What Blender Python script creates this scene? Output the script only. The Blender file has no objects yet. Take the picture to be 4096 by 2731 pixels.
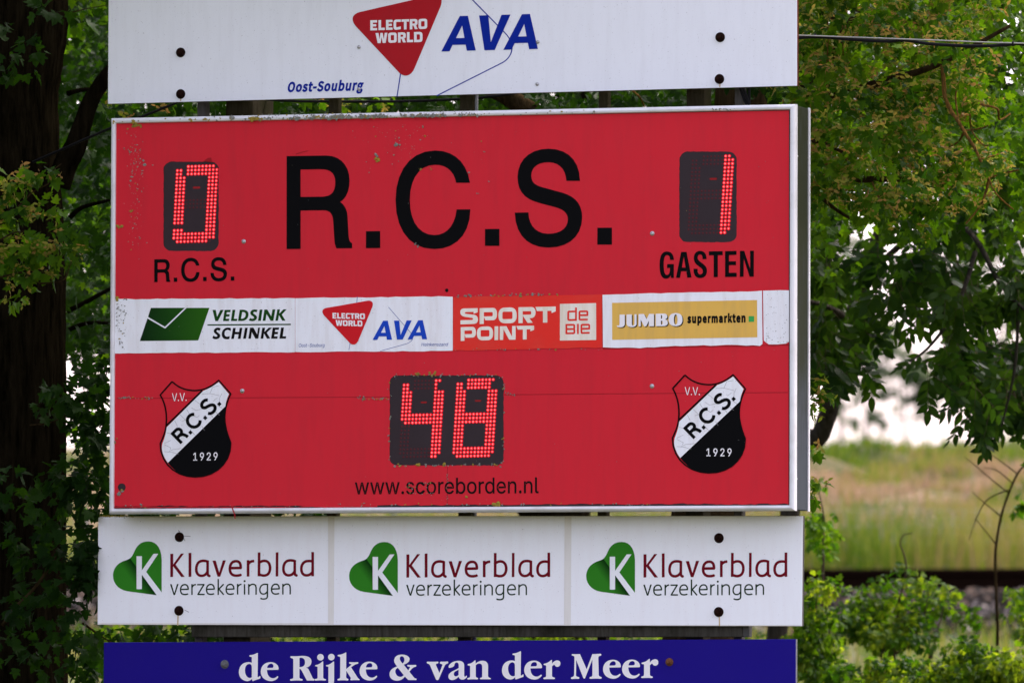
import bpy, math, random, json
import numpy as np
from mathutils import Vector, Matrix
from mathutils.geometry import tessellate_polygon, delaunay_2d_cdt

# ------------------------------------------------------------------ camera
SC = bpy.context.scene
YAW, PITCH, ROLL, FPX = math.radians(18.5), 0.0447, 0.0033, 34235.1
DIST, OX, OZ, BOX_H, BOX_D = 35.3582, 0.2815, -0.127, 1.6619, 0.2153
ZC = 3.2556                                    # height of the middle of the scoreboard
FWD = Vector((-math.sin(YAW)*math.cos(PITCH), math.cos(YAW)*math.cos(PITCH), math.sin(PITCH)))
_r = FWD.cross(Vector((0, 0, 1))).normalized(); _u = _r.cross(FWD)
RGT = _r*math.cos(ROLL) + _u*math.sin(ROLL)
UPV = -_r*math.sin(ROLL) + _u*math.cos(ROLL)
CAM = Vector((OX, 0, ZC+OZ)) - FWD*DIST
cd = bpy.data.cameras.new("camera"); cam = bpy.data.objects.new("camera", cd)
SC.collection.objects.link(cam)
cam.matrix_world = Matrix(((RGT.x, UPV.x, -FWD.x, CAM.x), (RGT.y, UPV.y, -FWD.y, CAM.y), (RGT.z, UPV.z, -FWD.z, CAM.z), (0, 0, 0, 1)))
cd.sensor_width = 36; cd.lens = FPX*36/4096; cd.clip_end = 5000; cd.clip_start = 0.5
cd.dof.use_dof = True; cd.dof.focus_distance = DIST; cd.dof.aperture_fstop = 5.2; cd.dof.aperture_blades = 9
SC.camera = cam

# ------------------------------------------------------------------ sky, sun, exposure
SUN_EL, SUN_AZ = math.radians(52), math.radians(25)      # azimuth measured from +Y towards +X
W = bpy.data.worlds.new("World"); SC.world = W; W.use_nodes = True
nt = W.node_tree
sky = nt.nodes.new("ShaderNodeTexSky"); sky.sky_type = 'NISHITA'; sky.sun_disc = False
sky.sun_elevation = SUN_EL; sky.sun_rotation = SUN_AZ; sky.dust_density = 4; sky.air_density = 1.0; sky.ozone_density = 1
hs = nt.nodes.new("ShaderNodeHueSaturation"); hs.inputs['Saturation'].default_value = 0.5
nt.links.new(sky.outputs[0], hs.inputs['Color'])
wb = nt.nodes.new("ShaderNodeMix"); wb.data_type = 'RGBA'; wb.blend_type = 'MULTIPLY'; wb.inputs[0].default_value = 1.0
wb.inputs[7].default_value = (1.135, 1.0, 1.105, 1); nt.links.new(hs.outputs[0], wb.inputs[6])     # milky overcast tone
bgn = nt.nodes['Background']; nt.links.new(wb.outputs[2], bgn.inputs['Color']); bgn.inputs['Strength'].default_value = 0.15
sl = bpy.data.lights.new("sun", 'SUN'); sl.energy = 1.4; sl.angle = math.radians(14); sl.color = (1, 0.95, 0.87)
sun = bpy.data.objects.new("sun", sl); SC.collection.objects.link(sun)
sd = Vector((math.sin(SUN_AZ)*math.cos(SUN_EL), math.cos(SUN_AZ)*math.cos(SUN_EL), math.sin(SUN_EL)))
sun.rotation_euler = (-sd).to_track_quat('-Z', 'Y').to_euler(); sun.location = sd*60
SC.view_settings.view_transform = 'Standard'; SC.view_settings.look = 'None'
SC.view_settings.exposure = 2.0; SC.view_settings.gamma = 1
SC.cycles.use_denoising = True
SC.cycles.max_bounces = 8; SC.cycles.transparent_max_bounces = 8
random.seed(7); RNG = np.random.default_rng(7)

# ------------------------------------------------------------------ helpers
K = 4096/2352                                   # the tracing grid used for the surroundings -> photo grid
def ray(px, py): return FWD + RGT*((px-2048)/FPX) - UPV*((py-1365.5)/FPX)
def at(px, py, Y):
    d = ray(px, py); return CAM + d*((Y-CAM.y)/d.y)
def atd(px, py, Y): return at(px*K, py*K, Y)
ROOT = {}
def root_of(o):
    while o.parent: o = o.parent
    return o
def new_obj(name, me, parent):
    o = bpy.data.objects.new(name, me); SC.collection.objects.link(o)
    if parent: o.parent = parent
    return o
def thing(name, label, cat, loc=(0, 0, 0), group=None):
    o = bpy.data.objects.new(name, None); SC.collection.objects.link(o); o.empty_display_size = 0.1
    o.location = loc; o['label'] = label; o['category'] = cat
    if group: o['group'] = group
    return o
def tag(o, label=None, cat=None, group=None, kind=None):
    if label: o['label'] = label
    if cat: o['category'] = cat
    if group: o['group'] = group
    if kind: o['kind'] = kind
    return o
def mesh(name, V, F, mat, parent=None, smooth=False, uv=None, mi=None, attr=None):
    """one mesh object; V in world space, moved into the space of its thing"""
    V = np.asarray(V, float).reshape(-1, 3)
    if parent is not None: V = V - np.array(root_of(parent).location)
    me = bpy.data.meshes.new(name)
    me.from_pydata(V.tolist() if len(V) < 20000 else V, [], F if isinstance(F, list) else F.tolist())
    for m in (mat if isinstance(mat, (list, tuple)) else [mat]): me.materials.append(m)
    if mi is not None: me.polygons.foreach_set('material_index', np.asarray(mi, np.int32))
    if smooth: me.polygons.foreach_set('use_smooth', np.ones(len(me.polygons), bool))
    if uv is not None:
        ul = me.uv_layers.new(name='uv')
        li = np.zeros(len(me.loops), np.int32); me.loops.foreach_get('vertex_index', li)
        ul.data.foreach_set('uv', np.asarray(uv, np.float32)[li].ravel())
    if attr is not None:
        a = me.attributes.new('rnd', 'FLOAT', 'POINT'); a.data.foreach_set('value', np.asarray(attr, np.float32))
    me.update()
    return new_obj(name, me, parent)

# ---- materials
def mat(name, col, rough=0.6, metal=0.0, spec=0.015):
    m = bpy.data.materials.new(name); m.use_nodes = True
    b = m.node_tree.nodes['Principled BSDF']
    b.inputs['Base Color'].default_value = (*col, 1); b.inputs['Roughness'].default_value = rough
    b.inputs['Metallic'].default_value = metal; b.inputs['Specular IOR Level'].default_value = spec
    return m
def N(m, t, **kw):
    n = m.node_tree.nodes.new(t)
    for k, v in kw.items():
        if k in n.inputs: n.inputs[k].default_value = v
        else: setattr(n, k, v)
    return n
def L(m, a, b): m.node_tree.links.new(a, b)
def ramp(m, fac, stops):
    r = N(m, 'ShaderNodeValToRGB'); e = r.color_ramp.elements
    while len(e) < len(stops): e.new(0.5)
    for el, (p, c) in zip(e, stops): el.position = p; el.color = (*c, 1)
    L(m, fac, r.inputs[0]); return r.outputs[0]
def coords(m, scale=(1, 1, 1)):
    t = N(m, 'ShaderNodeTexCoord'); mp = N(m, 'ShaderNodeMapping'); mp.inputs['Scale'].default_value = scale
    L(m, t.outputs['Object'], mp.inputs['Vector']); return mp.outputs[0]
def noise(m, scale, detail=4, rough=0.6, vec=None):
    n = N(m, 'ShaderNodeTexNoise'); n.inputs['Scale'].default_value = scale
    n.inputs['Detail'].default_value = detail; n.inputs['Roughness'].default_value = rough
    if vec is None: vec = coords(m)
    L(m, vec, n.inputs['Vector']); return n.outputs['Fac']
def bump(m, h, strength, dist=0.01):
    b = N(m, 'ShaderNodeBump'); b.inputs['Strength'].default_value = strength; b.inputs['Distance'].default_value = dist
    L(m, h, b.inputs['Height']); L(m, b.outputs[0], m.node_tree.nodes['Principled BSDF'].inputs['Normal'])
def bsdf(m): return m.node_tree.nodes['Principled BSDF']
def mixc(m, fac, a, b, blend='MIX'):
    n = N(m, 'ShaderNodeMix', data_type='RGBA', blend_type=blend)
    for s, v in ((0, fac), (6, a), (7, b)):
        if hasattr(v, 'is_linked'): L(m, v, n.inputs[s])
        else: n.inputs[s].default_value = v if s == 0 else (*v, 1)
    return n.outputs[2]
def weathered(name, col, dirt, rough, amount=0.5, streak=True, speck=0.0, spec=0.07):
    """paint or film with faint vertical dirt runs, blotches and specks"""
    m = mat(name, col, rough, spec=spec)
    f = noise(m, 3.0, 6, 0.65, coords(m, (9, 1, 1.2) if streak else (2, 2, 2)))
    fac = ramp(m, f, [(0.45, (0, 0, 0)), (0.75, (amount,)*3)])
    c = mixc(m, fac, col, dirt)
    if speck:
        f2 = noise(m, 190, 2, 0.5)
        s2 = ramp(m, f2, [(0.70, (0, 0, 0)), (0.76, (speck,)*3)])
        c = mixc(m, s2, c, (0.12, 0.11, 0.09))
    L(m, c, bsdf(m).inputs['Base Color'])
    rr = ramp(m, noise(m, 12, 4), [(0.3, (rough*0.8,)*3), (0.7, (min(1, rough*1.2),)*3)])
    L(m, rr, bsdf(m).inputs['Roughness'])
    return m
def lin(r, g, b):
    f = lambda c: ((c/255+0.055)/1.055)**2.4 if c > 10 else c/255/12.92
    return (f(r), f(g), f(b))

M = {}
M['white_board'] = weathered('white_board', (0.785, 0.82, 0.84), (0.52, 0.53, 0.53), 0.42, 0.16, True, 0.5)
M['white_sheet'] = weathered('white_sheet', (0.84, 0.875, 0.89), (0.66, 0.58, 0.57), 0.40, 0.14, True, 0.5)
M['beige_board'] = weathered('beige_board', (0.73, 0.73, 0.68), (0.5, 0.48, 0.42), 0.5, 0.3, True, 0.3)
M['sticker_white'] = weathered('sticker_white', (0.81, 0.845, 0.86), (0.54, 0.49, 0.44), 0.38, 0.35, True, 0.7)
M['red_film'] = weathered('red_film', (0.60, 0.018, 0.031), (0.50, 0.020, 0.031), 0.42, 0.5, True, 0.3, 0.08)
M['red_film_edge'] = mat('red_film_edge', (0.33, 0.015, 0.02), 0.6)
M['red_sticker'] = weathered('red_sticker', (0.72, 0.030, 0.020), (0.60, 0.07, 0.05), 0.35, 0.5, False, 0.3)
M['cream'] = weathered('cream', (0.80, 0.77, 0.66), (0.55, 0.43, 0.24), 0.5, 0.5, True, 0.3)
M['yellow_print'] = weathered('yellow_print', (0.72, 0.45, 0.090), (0.52, 0.34, 0.11), 0.42, 0.55, True, 0.5)
M['smoked'] = weathered('smoked', (0.027, 0.018, 0.021), (0.040, 0.028, 0.032), 0.35, 0.5, False, 0.15, 0.12)
M['black_film'] = mat('black_film', (0.0028, 0.003, 0.0034), 0.45, spec=0.03)
M['black_print'] = mat('black_print', (0.005, 0.0045, 0.0045), 0.5, spec=0.05)
M['white_print'] = weathered('white_print', (0.82, 0.82, 0.82), (0.6, 0.58, 0.5), 0.45, 0.3, True)
M['blue_board'] = weathered('blue_board', (0.009, 0.003, 0.19), (0.013, 0.006, 0.18), 0.42, 0.5, False, 0.12)
M['blue_print'] = mat('blue_print', (0.006, 0.022, 0.27), 0.4)
M['blue_print_faded'] = mat('blue_print_faded', (0.014, 0.062, 0.46), 0.45)
M['logo_red'] = weathered('logo_red', (0.40, 0.010, 0.016), (0.32, 0.012, 0.018), 0.4, 0.4)
M['sticker_red'] = mat('sticker_red', (0.58, 0.016, 0.022), 0.42)
M['wine'] = mat('wine', (0.150, 0.006, 0.014), 0.45)
M['dark_green'] = mat('dark_green', (0.012, 0.032, 0.012), 0.45)
M['green_print'] = mat('green_print', (0.012, 0.060, 0.010), 0.45)
M['bright_green'] = mat('bright_green', (0.045, 0.36, 0.085), 0.45)
M['thin_blue'] = mat('thin_blue', (0.035, 0.085, 0.32), 0.45)
M['crack'] = mat('crack', (0.30, 0.30, 0.30), 0.7)
M['seam'] = mat('seam', (0.32, 0.015, 0.022), 0.7)
def aluminium():
    m = mat('aluminium', (0.70, 0.71, 0.72), 0.42, 0.25)
    f = noise(m, 2.2, 5, 0.6, coords(m, (3, 3, 3)))
    c = mixc(m, ramp(m, f, [(0.5, (0, 0, 0)), (0.72, (0.5,)*3)]), (0.68, 0.69, 0.70), (0.40, 0.40, 0.36))
    L(m, c, bsdf(m).inputs['Base Color']); return m
M['alu'] = aluminium()
def casing_mat():
    m = mat('casing', (0.24, 0.26, 0.28), 0.6, 0.0)
    tc = N(m, 'ShaderNodeTexCoord'); sp = N(m, 'ShaderNodeSeparateXYZ'); L(m, tc.outputs['Object'], sp.inputs[0])
    f = noise(m, 5, 6, 0.7, coords(m, (6, 14, 1.1)))
    mr = N(m, 'ShaderNodeMapRange'); mr.inputs[1].default_value = -0.2; mr.inputs[2].default_value = 0.80; L(m, sp.outputs['Z'], mr.inputs[0])
    mu = N(m, 'ShaderNodeMath', operation='MULTIPLY'); L(m, f, mu.inputs[0]); L(m, mr.outputs[0], mu.inputs[1])
    fac = ramp(m, mu.outputs[0], [(0.26, (0, 0, 0)), (0.44, (0.85,)*3)])
    c = mixc(m, fac, (0.060, 0.070, 0.078), (0.026, 0.030, 0.009))
    L(m, c, bsdf(m).inputs['Base Color']); return m
M['casing'] = casing_mat()
M['screw'] = mat('screw', (0.42, 0.42, 0.42), 0.35, 0.8)
def rust_mat(name, a, b, rough=0.8):
    m = mat(name, a, rough); c = ramp(m, noise(m, 120, 4), [(0.35, a), (0.7, b)]); L(m, c, bsdf(m).inputs['Base Color']); return m
M['rust'] = rust_mat('rust', (0.007, 0.004, 0.0035), (0.026, 0.010, 0.006))
M['rust_bright'] = rust_mat('rust_bright', (0.10, 0.04, 0.02), (0.22, 0.10, 0.05))
M['galv'] = rust_mat('galv', (0.10, 0.105, 0.11), (0.17, 0.175, 0.18), 0.5)
M['stain'] = mat('stain', (0.55, 0.42, 0.24), 0.6)
def lichen_mat():
    m = mat('lichen', (0.2, 0.2, 0.2), 0.95)
    a = N(m, 'ShaderNodeAttribute', attribute_name='rnd')
    c = ramp(m, a.outputs['Fac'], [(0.0, (0.20, 0.21, 0.18)), (0.5, (0.30, 0.31, 0.27)), (0.72, (0.24, 0.25, 0.17)), (0.78, (0.33, 0.25, 0.04)), (1.0, (0.40, 0.30, 0.03))])
    c = mixc(m, ramp(m, noise(m, 400, 2), [(0.4, (0, 0, 0)), (0.65, (0.7,)*3)]), c, (0.07, 0.075, 0.06))
    L(m, c, bsdf(m).inputs['Base Color']); return m
M['lichen'] = lichen_mat()
def emit(name, col, strength):
    m = mat(name, (0.02, 0.004, 0.005), 0.4)
    b = bsdf(m); b.inputs['Emission Color'].default_value = (*col, 1); b.inputs['Emission Strength'].default_value = strength; return m
M['led_core'] = emit('led_core', (1.0, 0.13, 0.13), 0.62)
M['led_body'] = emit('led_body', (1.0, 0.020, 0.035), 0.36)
M['led_glow'] = emit('led_glow', (1.0, 0.008, 0.02), 0.12)  # red glow haze around each lit diode, put on as emissive discs
M['led_dim'] = emit('led_dim', (1.0, 0.05, 0.06), 0.013); bsdf(M['led_dim']).inputs['Base Color'].default_value = (0.045, 0.018, 0.022, 1)
M['led_dash'] = emit('led_dash', (1.0, 0.05, 0.06), 0.05)
def wood(name, a, b, moss):
    m = mat(name, a, 0.9)
    f = noise(m, 6, 6, 0.7, coords(m, (10, 10, 1)))
    c = ramp(m, f, [(0.3, a), (0.7, b)])
    c = mixc(m, ramp(m, noise(m, 4, 5), [(0.5, (0, 0, 0)), (0.7, (0.8,)*3)]), c, moss)
    L(m, c, bsdf(m).inputs['Base Color']); bump(m, f, 0.4); return m
M['post_wood'] = wood('post_wood', (0.015, 0.012, 0.006), (0.032, 0.028, 0.016), (0.014, 0.016, 0.004))
M['post_grey'] = wood('post_grey', (0.05, 0.048, 0.042), (0.085, 0.08, 0.072), (0.03, 0.03, 0.015))
M['beam'] = wood('beam', (0.026, 0.024, 0.019), (0.060, 0.058, 0.048), (0.007, 0.008, 0.003))
M['board_edge'] = rust_mat('board_edge', (0.07, 0.012, 0.010), (0.15, 0.05, 0.02))
M['dark_edge'] = mat('dark_edge', (0.06, 0.06, 0.055), 0.7)
M['cable'] = mat('cable', (0.012, 0.012, 0.013), 0.5)
M['wire'] = mat('wire', (0.30, 0.30, 0.27), 0.5, 0.4)

# ---- shapes traced flat, then laid on a plane
def flat(path, n=7):
    """'M x y L x y Q.. C.. Z' -> list of closed or open point lists"""
    import re
    tok = re.findall(r'[MLQCZ]|-?\d+\.?\d*', path); out = []; cur = []; i = 0; cmd = 'M'
    while i < len(tok):
        if tok[i] in 'MLQCZ':
            cmd = tok[i]; i += 1
            if cmd == 'Z':
                out.append(cur); cur = []
            elif cmd == 'M' and cur: out.append(cur); cur = []
            if cmd == 'Z': continue
        if i >= len(tok): break
        k = {'M': 2, 'L': 2, 'Q': 4, 'C': 6}[cmd]; v = [float(t) for t in tok[i:i+k]]; i += k
        if cmd in 'ML': cur.append((v[0], v[1])); cmd = 'L'
        else:
            P = [cur[-1]]+[(v[j], v[j+1]) for j in range(0, k, 2)]
            for s in range(1, n+1):
                t = s/n
                if k == 4: b = [(1-t)**2, 2*t*(1-t), t*t]
                else: b = [(1-t)**3, 3*t*(1-t)**2, 3*t*t*(1-t), t**3]
                cur.append((sum(a*p[0] for a, p in zip(b, P)), sum(a*p[1] for a, p in zip(b, P))))
    if cur: out.append(cur)
    return out
def clean(loop):
    o = []
    for p in loop:
        if not o or (abs(p[0]-o[-1][0])+abs(p[1]-o[-1][1])) > 0.02: o.append(p)
    if len(o) > 1 and abs(o[0][0]-o[-1][0])+abs(o[0][1]-o[-1][1]) < 0.02: o.pop()
    return o
class Shape:
    """triangles in tracing coordinates"""
    def __init__(s): s.v = []; s.f = []; s.uv = []
    def poly(s, loops, X, uvs=1.0):
        loops = [clean(l) for l in loops]; loops = [l for l in loops if len(l) > 2]
        if not loops: return s
        pts = []; ed = []
        for l in loops:
            o = len(pts); pts += [Vector((p[0], p[1])) for p in l]; ed += [(o+i, o+(i+1) % len(l)) for i in range(len(l))]
        r = delaunay_2d_cdt(pts, ed, [], 0, 1e-5)
        A = np.array([(l[i-1], l[i]) for l in loops for i in range(len(l))])      # even-odd test
        T = np.array([tuple(f) for f in r[2] if len(f) == 3]); Q = np.array([(v.x, v.y) for v in r[0]])
        if len(T) == 0: return s
        cx, cy = Q[T].mean(1).T
        (x1, y1), (x2, y2) = A[:, 0].T, A[:, 1].T
        dy = np.where(y2 == y1, 1e-12, y2-y1)
        hit = ((y1[None] > cy[:, None]) != (y2[None] > cy[:, None])) & (cx[:, None] < (x2-x1)[None]*(cy[:, None]-y1[None])/dy[None]+x1[None])
        o = len(s.v); s.v += [X(*q) for q in Q.tolist()]; s.uv += [(q[0]*uvs, q[1]*uvs) for q in Q.tolist()]
        s.f += [tuple(int(o+i) for i in t) for t in T[hit.sum(1) % 2 == 1]]; return s
    def path(s, d, X, uvs=1.0): return s.poly(flat(d), X, uvs)
    def stroke(s, d, w, X, n=7, ends='butt'):
        """all sub-paths of d drawn with width w and merged into one outline"""
        V = []; Fc = []
        for pl in (flat(d, n) if isinstance(d, str) else d):
            pl = [p for i, p in enumerate(pl) if i == 0 or abs(p[0]-pl[i-1][0])+abs(p[1]-pl[i-1][1]) > 1e-3]
            for i in range(len(pl)-1):
                (ax, ay), (bx, by) = pl[i], pl[i+1]; l = math.hypot(bx-ax, by-ay); nx, ny = -(by-ay)/l*w/2, (bx-ax)/l*w/2
                o = len(V); V += [(ax+nx, ay+ny), (bx+nx, by+ny), (bx-nx, by-ny), (ax-nx, ay-ny)]; Fc.append([o+3, o+2, o+1, o])
            rng = range(len(pl)) if ends == 'round' else range(1, len(pl)-1)
            for i in rng:
                o = len(V); V += [(pl[i][0]+w/2*math.cos(a*math.pi/5+.1), pl[i][1]+w/2*math.sin(a*math.pi/5+.1)) for a in range(10)]; Fc.append(list(range(o, o+10)))
        r = delaunay_2d_cdt([Vector(p) for p in V], [], Fc, 0, 1e-4)
        o = len(s.v); s.v += [X(p.x, p.y) for p in r[0]]; s.uv += [(p.x, p.y) for p in r[0]]
        for f, src in zip(r[2], r[5]):
            if src: s.f.append(tuple(o+i for i in f))
        return s
    def put(s, name, Y, m, parent, uv=False, plane=None):
        if plane is None: P = np.array([tuple(at(x, y, Y)) for x, y in s.v])
        else: P = np.array([plane(x, y) for x, y in s.v])
        V = P; F = []
        for t in s.f:
            a, b, c = (V[i] for i in t[:3]); nrm = np.cross(b-a, c-a)
            if abs(nrm).max() < 1e-12: continue
            F.append(tuple(t) if nrm[1] < 0 else tuple(reversed(t)))
        return mesh(name, V, F, m, parent, uv=[(u[0]/1000, u[1]/1000) for u in s.uv] if uv else None)
def crop(x0, y0, sc): return lambda x, y: (x0+x/sc, y0+y/sc)
def affine(src, dst):
    A = np.array([[x, y, 1] for x, y in src]); B = np.array(dst); T = np.linalg.solve(A, B)
    return lambda x, y: (x*T[0, 0]+y*T[1, 0]+T[2, 0], x*T[0, 1]+y*T[1, 1]+T[2, 1])
def comp(f, g): return lambda x, y: f(*g(x, y))
def word(key): return [[tuple(float(q) for q in p.split(',')) for p in l.split(' ')] for l in WORDS[key]]
def embolden(lo, d):
    def area(l): return sum(l[i-1][0]*l[i][1]-l[i][0]*l[i-1][1] for i in range(len(l)))/2
    sg = 1 if area(max(lo, key=lambda l: abs(area(l)))) > 0 else -1; out = []
    for l in lo:
        o = []; n = len(l)
        for i in range(n):
            (ax, ay), (bx, by), (cx, cy) = l[i-1], l[i], l[(i+1) % n]
            u = math.hypot(bx-ax, by-ay) or 1; w = math.hypot(cx-bx, cy-by) or 1
            n1 = ((by-ay)/u, -(bx-ax)/u); n2 = ((cy-by)/w, -(cx-bx)/w)
            k = max(0.45, 1+n1[0]*n2[0]+n1[1]*n2[1]); o.append((bx+sg*d*(n1[0]+n2[0])/k, by+sg*d*(n1[1]+n2[1])/k))
        out.append(o)
    return out
def put_word(s, key, x0, y0, x1, y1, h, shear=0.0, base=0.0, href=254.0, bold=0.0):
    """outline word fitted with its baseline from (x0,y0) to (x1,y1) and letter height h (photo grid)"""
    lo = word(key)
    if bold: lo = embolden(lo, bold)
    xs = [p[0] for l in lo for p in l]; a, b = min(xs), max(xs)
    if shear: a, b = min(p[0]+shear*p[1] for l in lo for p in l), max(p[0]+shear*p[1] for l in lo for p in l)
    def X(x, y):
        t = (x+shear*y-a)/(b-a); return (x0+(x1-x0)*t, y0+(y1-y0)*t - y*h/href)
    # outer loops with their holes
    def area(l): return sum(l[i-1][0]*l[i][1]-l[i][0]*l[i-1][1] for i in range(len(l)))/2
    def inside(p, l):
        c = False
        for i in range(len(l)):
            (x1_, y1_), (x2_, y2_) = l[i-1], l[i]
            if (y1_ > p[1]) != (y2_ > p[1]) and p[0] < (x2_-x1_)*(p[1]-y1_)/(y2_-y1_)+x1_: c = not c
        return c
    dep = [sum(1 for j, o in enumerate(lo) if j != i and inside(l[0], o)) for i, l in enumerate(lo)]
    for i, l in enumerate(lo):
        if dep[i] % 2 == 0:
            holes = [h_ for j, h_ in enumerate(lo) if dep[j] == dep[i]+1 and inside(h_[0], l)]
            s.poly([l]+holes, X)
    return s
def rrect(x0, y0, x1, y1, r, n=6, jit=0.0):
    o = []
    for cx, cy, a0 in ((x1-r, y0+r, -90), (x1-r, y1-r, 0), (x0+r, y1-r, 90), (x0+r, y0+r, 180)):
        for i in range(n+1):
            a = math.radians(a0+90*i/n); o.append((cx+r*math.cos(a), cy+r*math.sin(a)))
    if jit:
        d = []
        for i in range(len(o)):
            a, b = o[i], o[(i+1) % len(o)]; k = max(1, int(math.hypot(b[0]-a[0], b[1]-a[1])/22))
            for j in range(k):
                d.append((a[0]+(b[0]-a[0])*j/k+random.uniform(-jit, jit), a[1]+(b[1]-a[1])*j/k+random.uniform(-jit, jit)))
        o = d
    return o
def grid_quad(px):   # bilinear patch from four photo corners TL TR BR BL
    (a, b, c, d) = px
    return lambda u, v: tuple((a[i]*(1-u)+b[i]*u)*(1-v)+(d[i]*(1-u)+c[i]*u)*v for i in (0, 1))
def slab(name, corners, Yf, Yb, m, parent, me=None, bev=0.002):
    """a board from four photo corners (TL TR BR BL) on plane Yf, back at Yb, with softened front edges"""
    P = [np.array(at(x, y, Yf)) for x, y in corners]; c = sum(P)/4
    ins = [p + (c-p)/np.linalg.norm(c-p)*bev*1.4 for p in P]
    back = [np.array((p[0], Yb, p[2])) for p in P]; mid = [np.array((p[0], Yf+bev, p[2])) for p in P]
    V = ins+mid+back; F = [(3, 2, 1, 0)]; mi = [0]
    for i in range(4):
        j = (i+1) % 4
        F.append((i, j, 4+j, 4+i)); mi.append(0)
        F.append((4+i, 4+j, 8+j, 8+i)); mi.append(1 if me else 0)
    F.append((8, 9, 10, 11)); mi.append(0)
    return mesh(name, V, F, [m, me] if me else m, parent, mi=mi)
def box(name, x0, x1, y0, y1, z0, z1, m, parent=None, bev=0.004):
    """box with chamfered long edges"""
    import bmesh
    bm = bmesh.new(); bmesh.ops.create_cube(bm, size=1)
    for v in bm.verts: v.co = Vector(((x0+x1)/2+v.co.x*(x1-x0), (y0+y1)/2+v.co.y*(y1-y0), (z0+z1)/2+v.co.z*(z1-z0)))
    if bev: bmesh.ops.bevel(bm, geom=list(bm.edges), offset=bev, segments=1, affect='EDGES')
    bm.verts.ensure_lookup_table(); bm.faces.ensure_lookup_table()
    V = [tuple(v.co) for v in bm.verts]; F = [tuple(v.index for v in f.verts) for f in bm.faces]; bm.free()
    return mesh(name, V, F, m, parent)
def tube_geo(pts, radii, n=8, wob=0.0, cap=True):
    pts = [Vector(p) for p in pts]; V = []; F = []
    a = None
    for i, p in enumerate(pts):
        t = (pts[min(i+1, len(pts)-1)]-pts[max(i-1, 0)]).normalized()
        if a is None:
            a = t.cross(Vector((0.31, 0.17, 0.9)))
            if a.length < 0.2: a = t.cross(Vector((1, 0.2, 0)))
        a = (a-t*a.dot(t)).normalized(); b = t.cross(a); r = radii[i] if hasattr(radii, '__len__') else radii
        for k in range(n):
            w = 1+(random.uniform(-wob, wob) if wob else 0); q = 2*math.pi*k/n
            V.append(tuple(p+(a*math.cos(q)+b*math.sin(q))*r*w))
        if i:
            o = (i-1)*n
            for k in range(n): F.append((o+k, o+(k+1) % n, o+n+(k+1) % n, o+n+k))
    if cap: F.append(tuple(range(n-1, -1, -1))); F.append(tuple(range(len(V)-n, len(V))))
    return V, F
class Geo:
    def __init__(s): s.V = []; s.F = []
    def add(s, VF):
        o = len(s.V); s.V += [tuple(v) for v in VF[0]]; s.F += [tuple(o+i for i in f) for f in VF[1]]; return s
    def put(s, name, m, parent=None, smooth=False, **k): return mesh(name, s.V, s.F, m, parent, smooth, **k)
def lathe(c, prof, n=12, ax='y', rot=0.0):
    """profile of (radius, out) turned about an axis that points at the viewer (-Y)"""
    V = []; F = []
    for i, (r, h) in enumerate(prof):
        for k in range(n):
            a = 2*math.pi*k/n+rot; V.append((c[0]+r*math.cos(a), c[1]-h, c[2]+r*math.sin(a)))
        if i:
            o = (i-1)*n
            for k in range(n): F.append((o+k, o+(k+1) % n, o+n+(k+1) % n, o+n+k))
    F.append(tuple(range(len(V)-n, len(V)))); return V, F
def smooth_path(pts, k=6):
    P = [Vector(p) for p in pts]; out = []
    for i in range(len(P)-1):
        p0, p1, p2, p3 = P[max(i-1, 0)], P[i], P[i+1], P[min(i+2, len(P)-1)]
        for j in range(k):
            t = j/k; out.append(0.5*((2*p1)+(p2-p0)*t+(2*p0-5*p1+4*p2-p3)*t*t+(3*p1-p0-3*p2+p3)*t**3))
    out.append(P[-1]); return out

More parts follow.
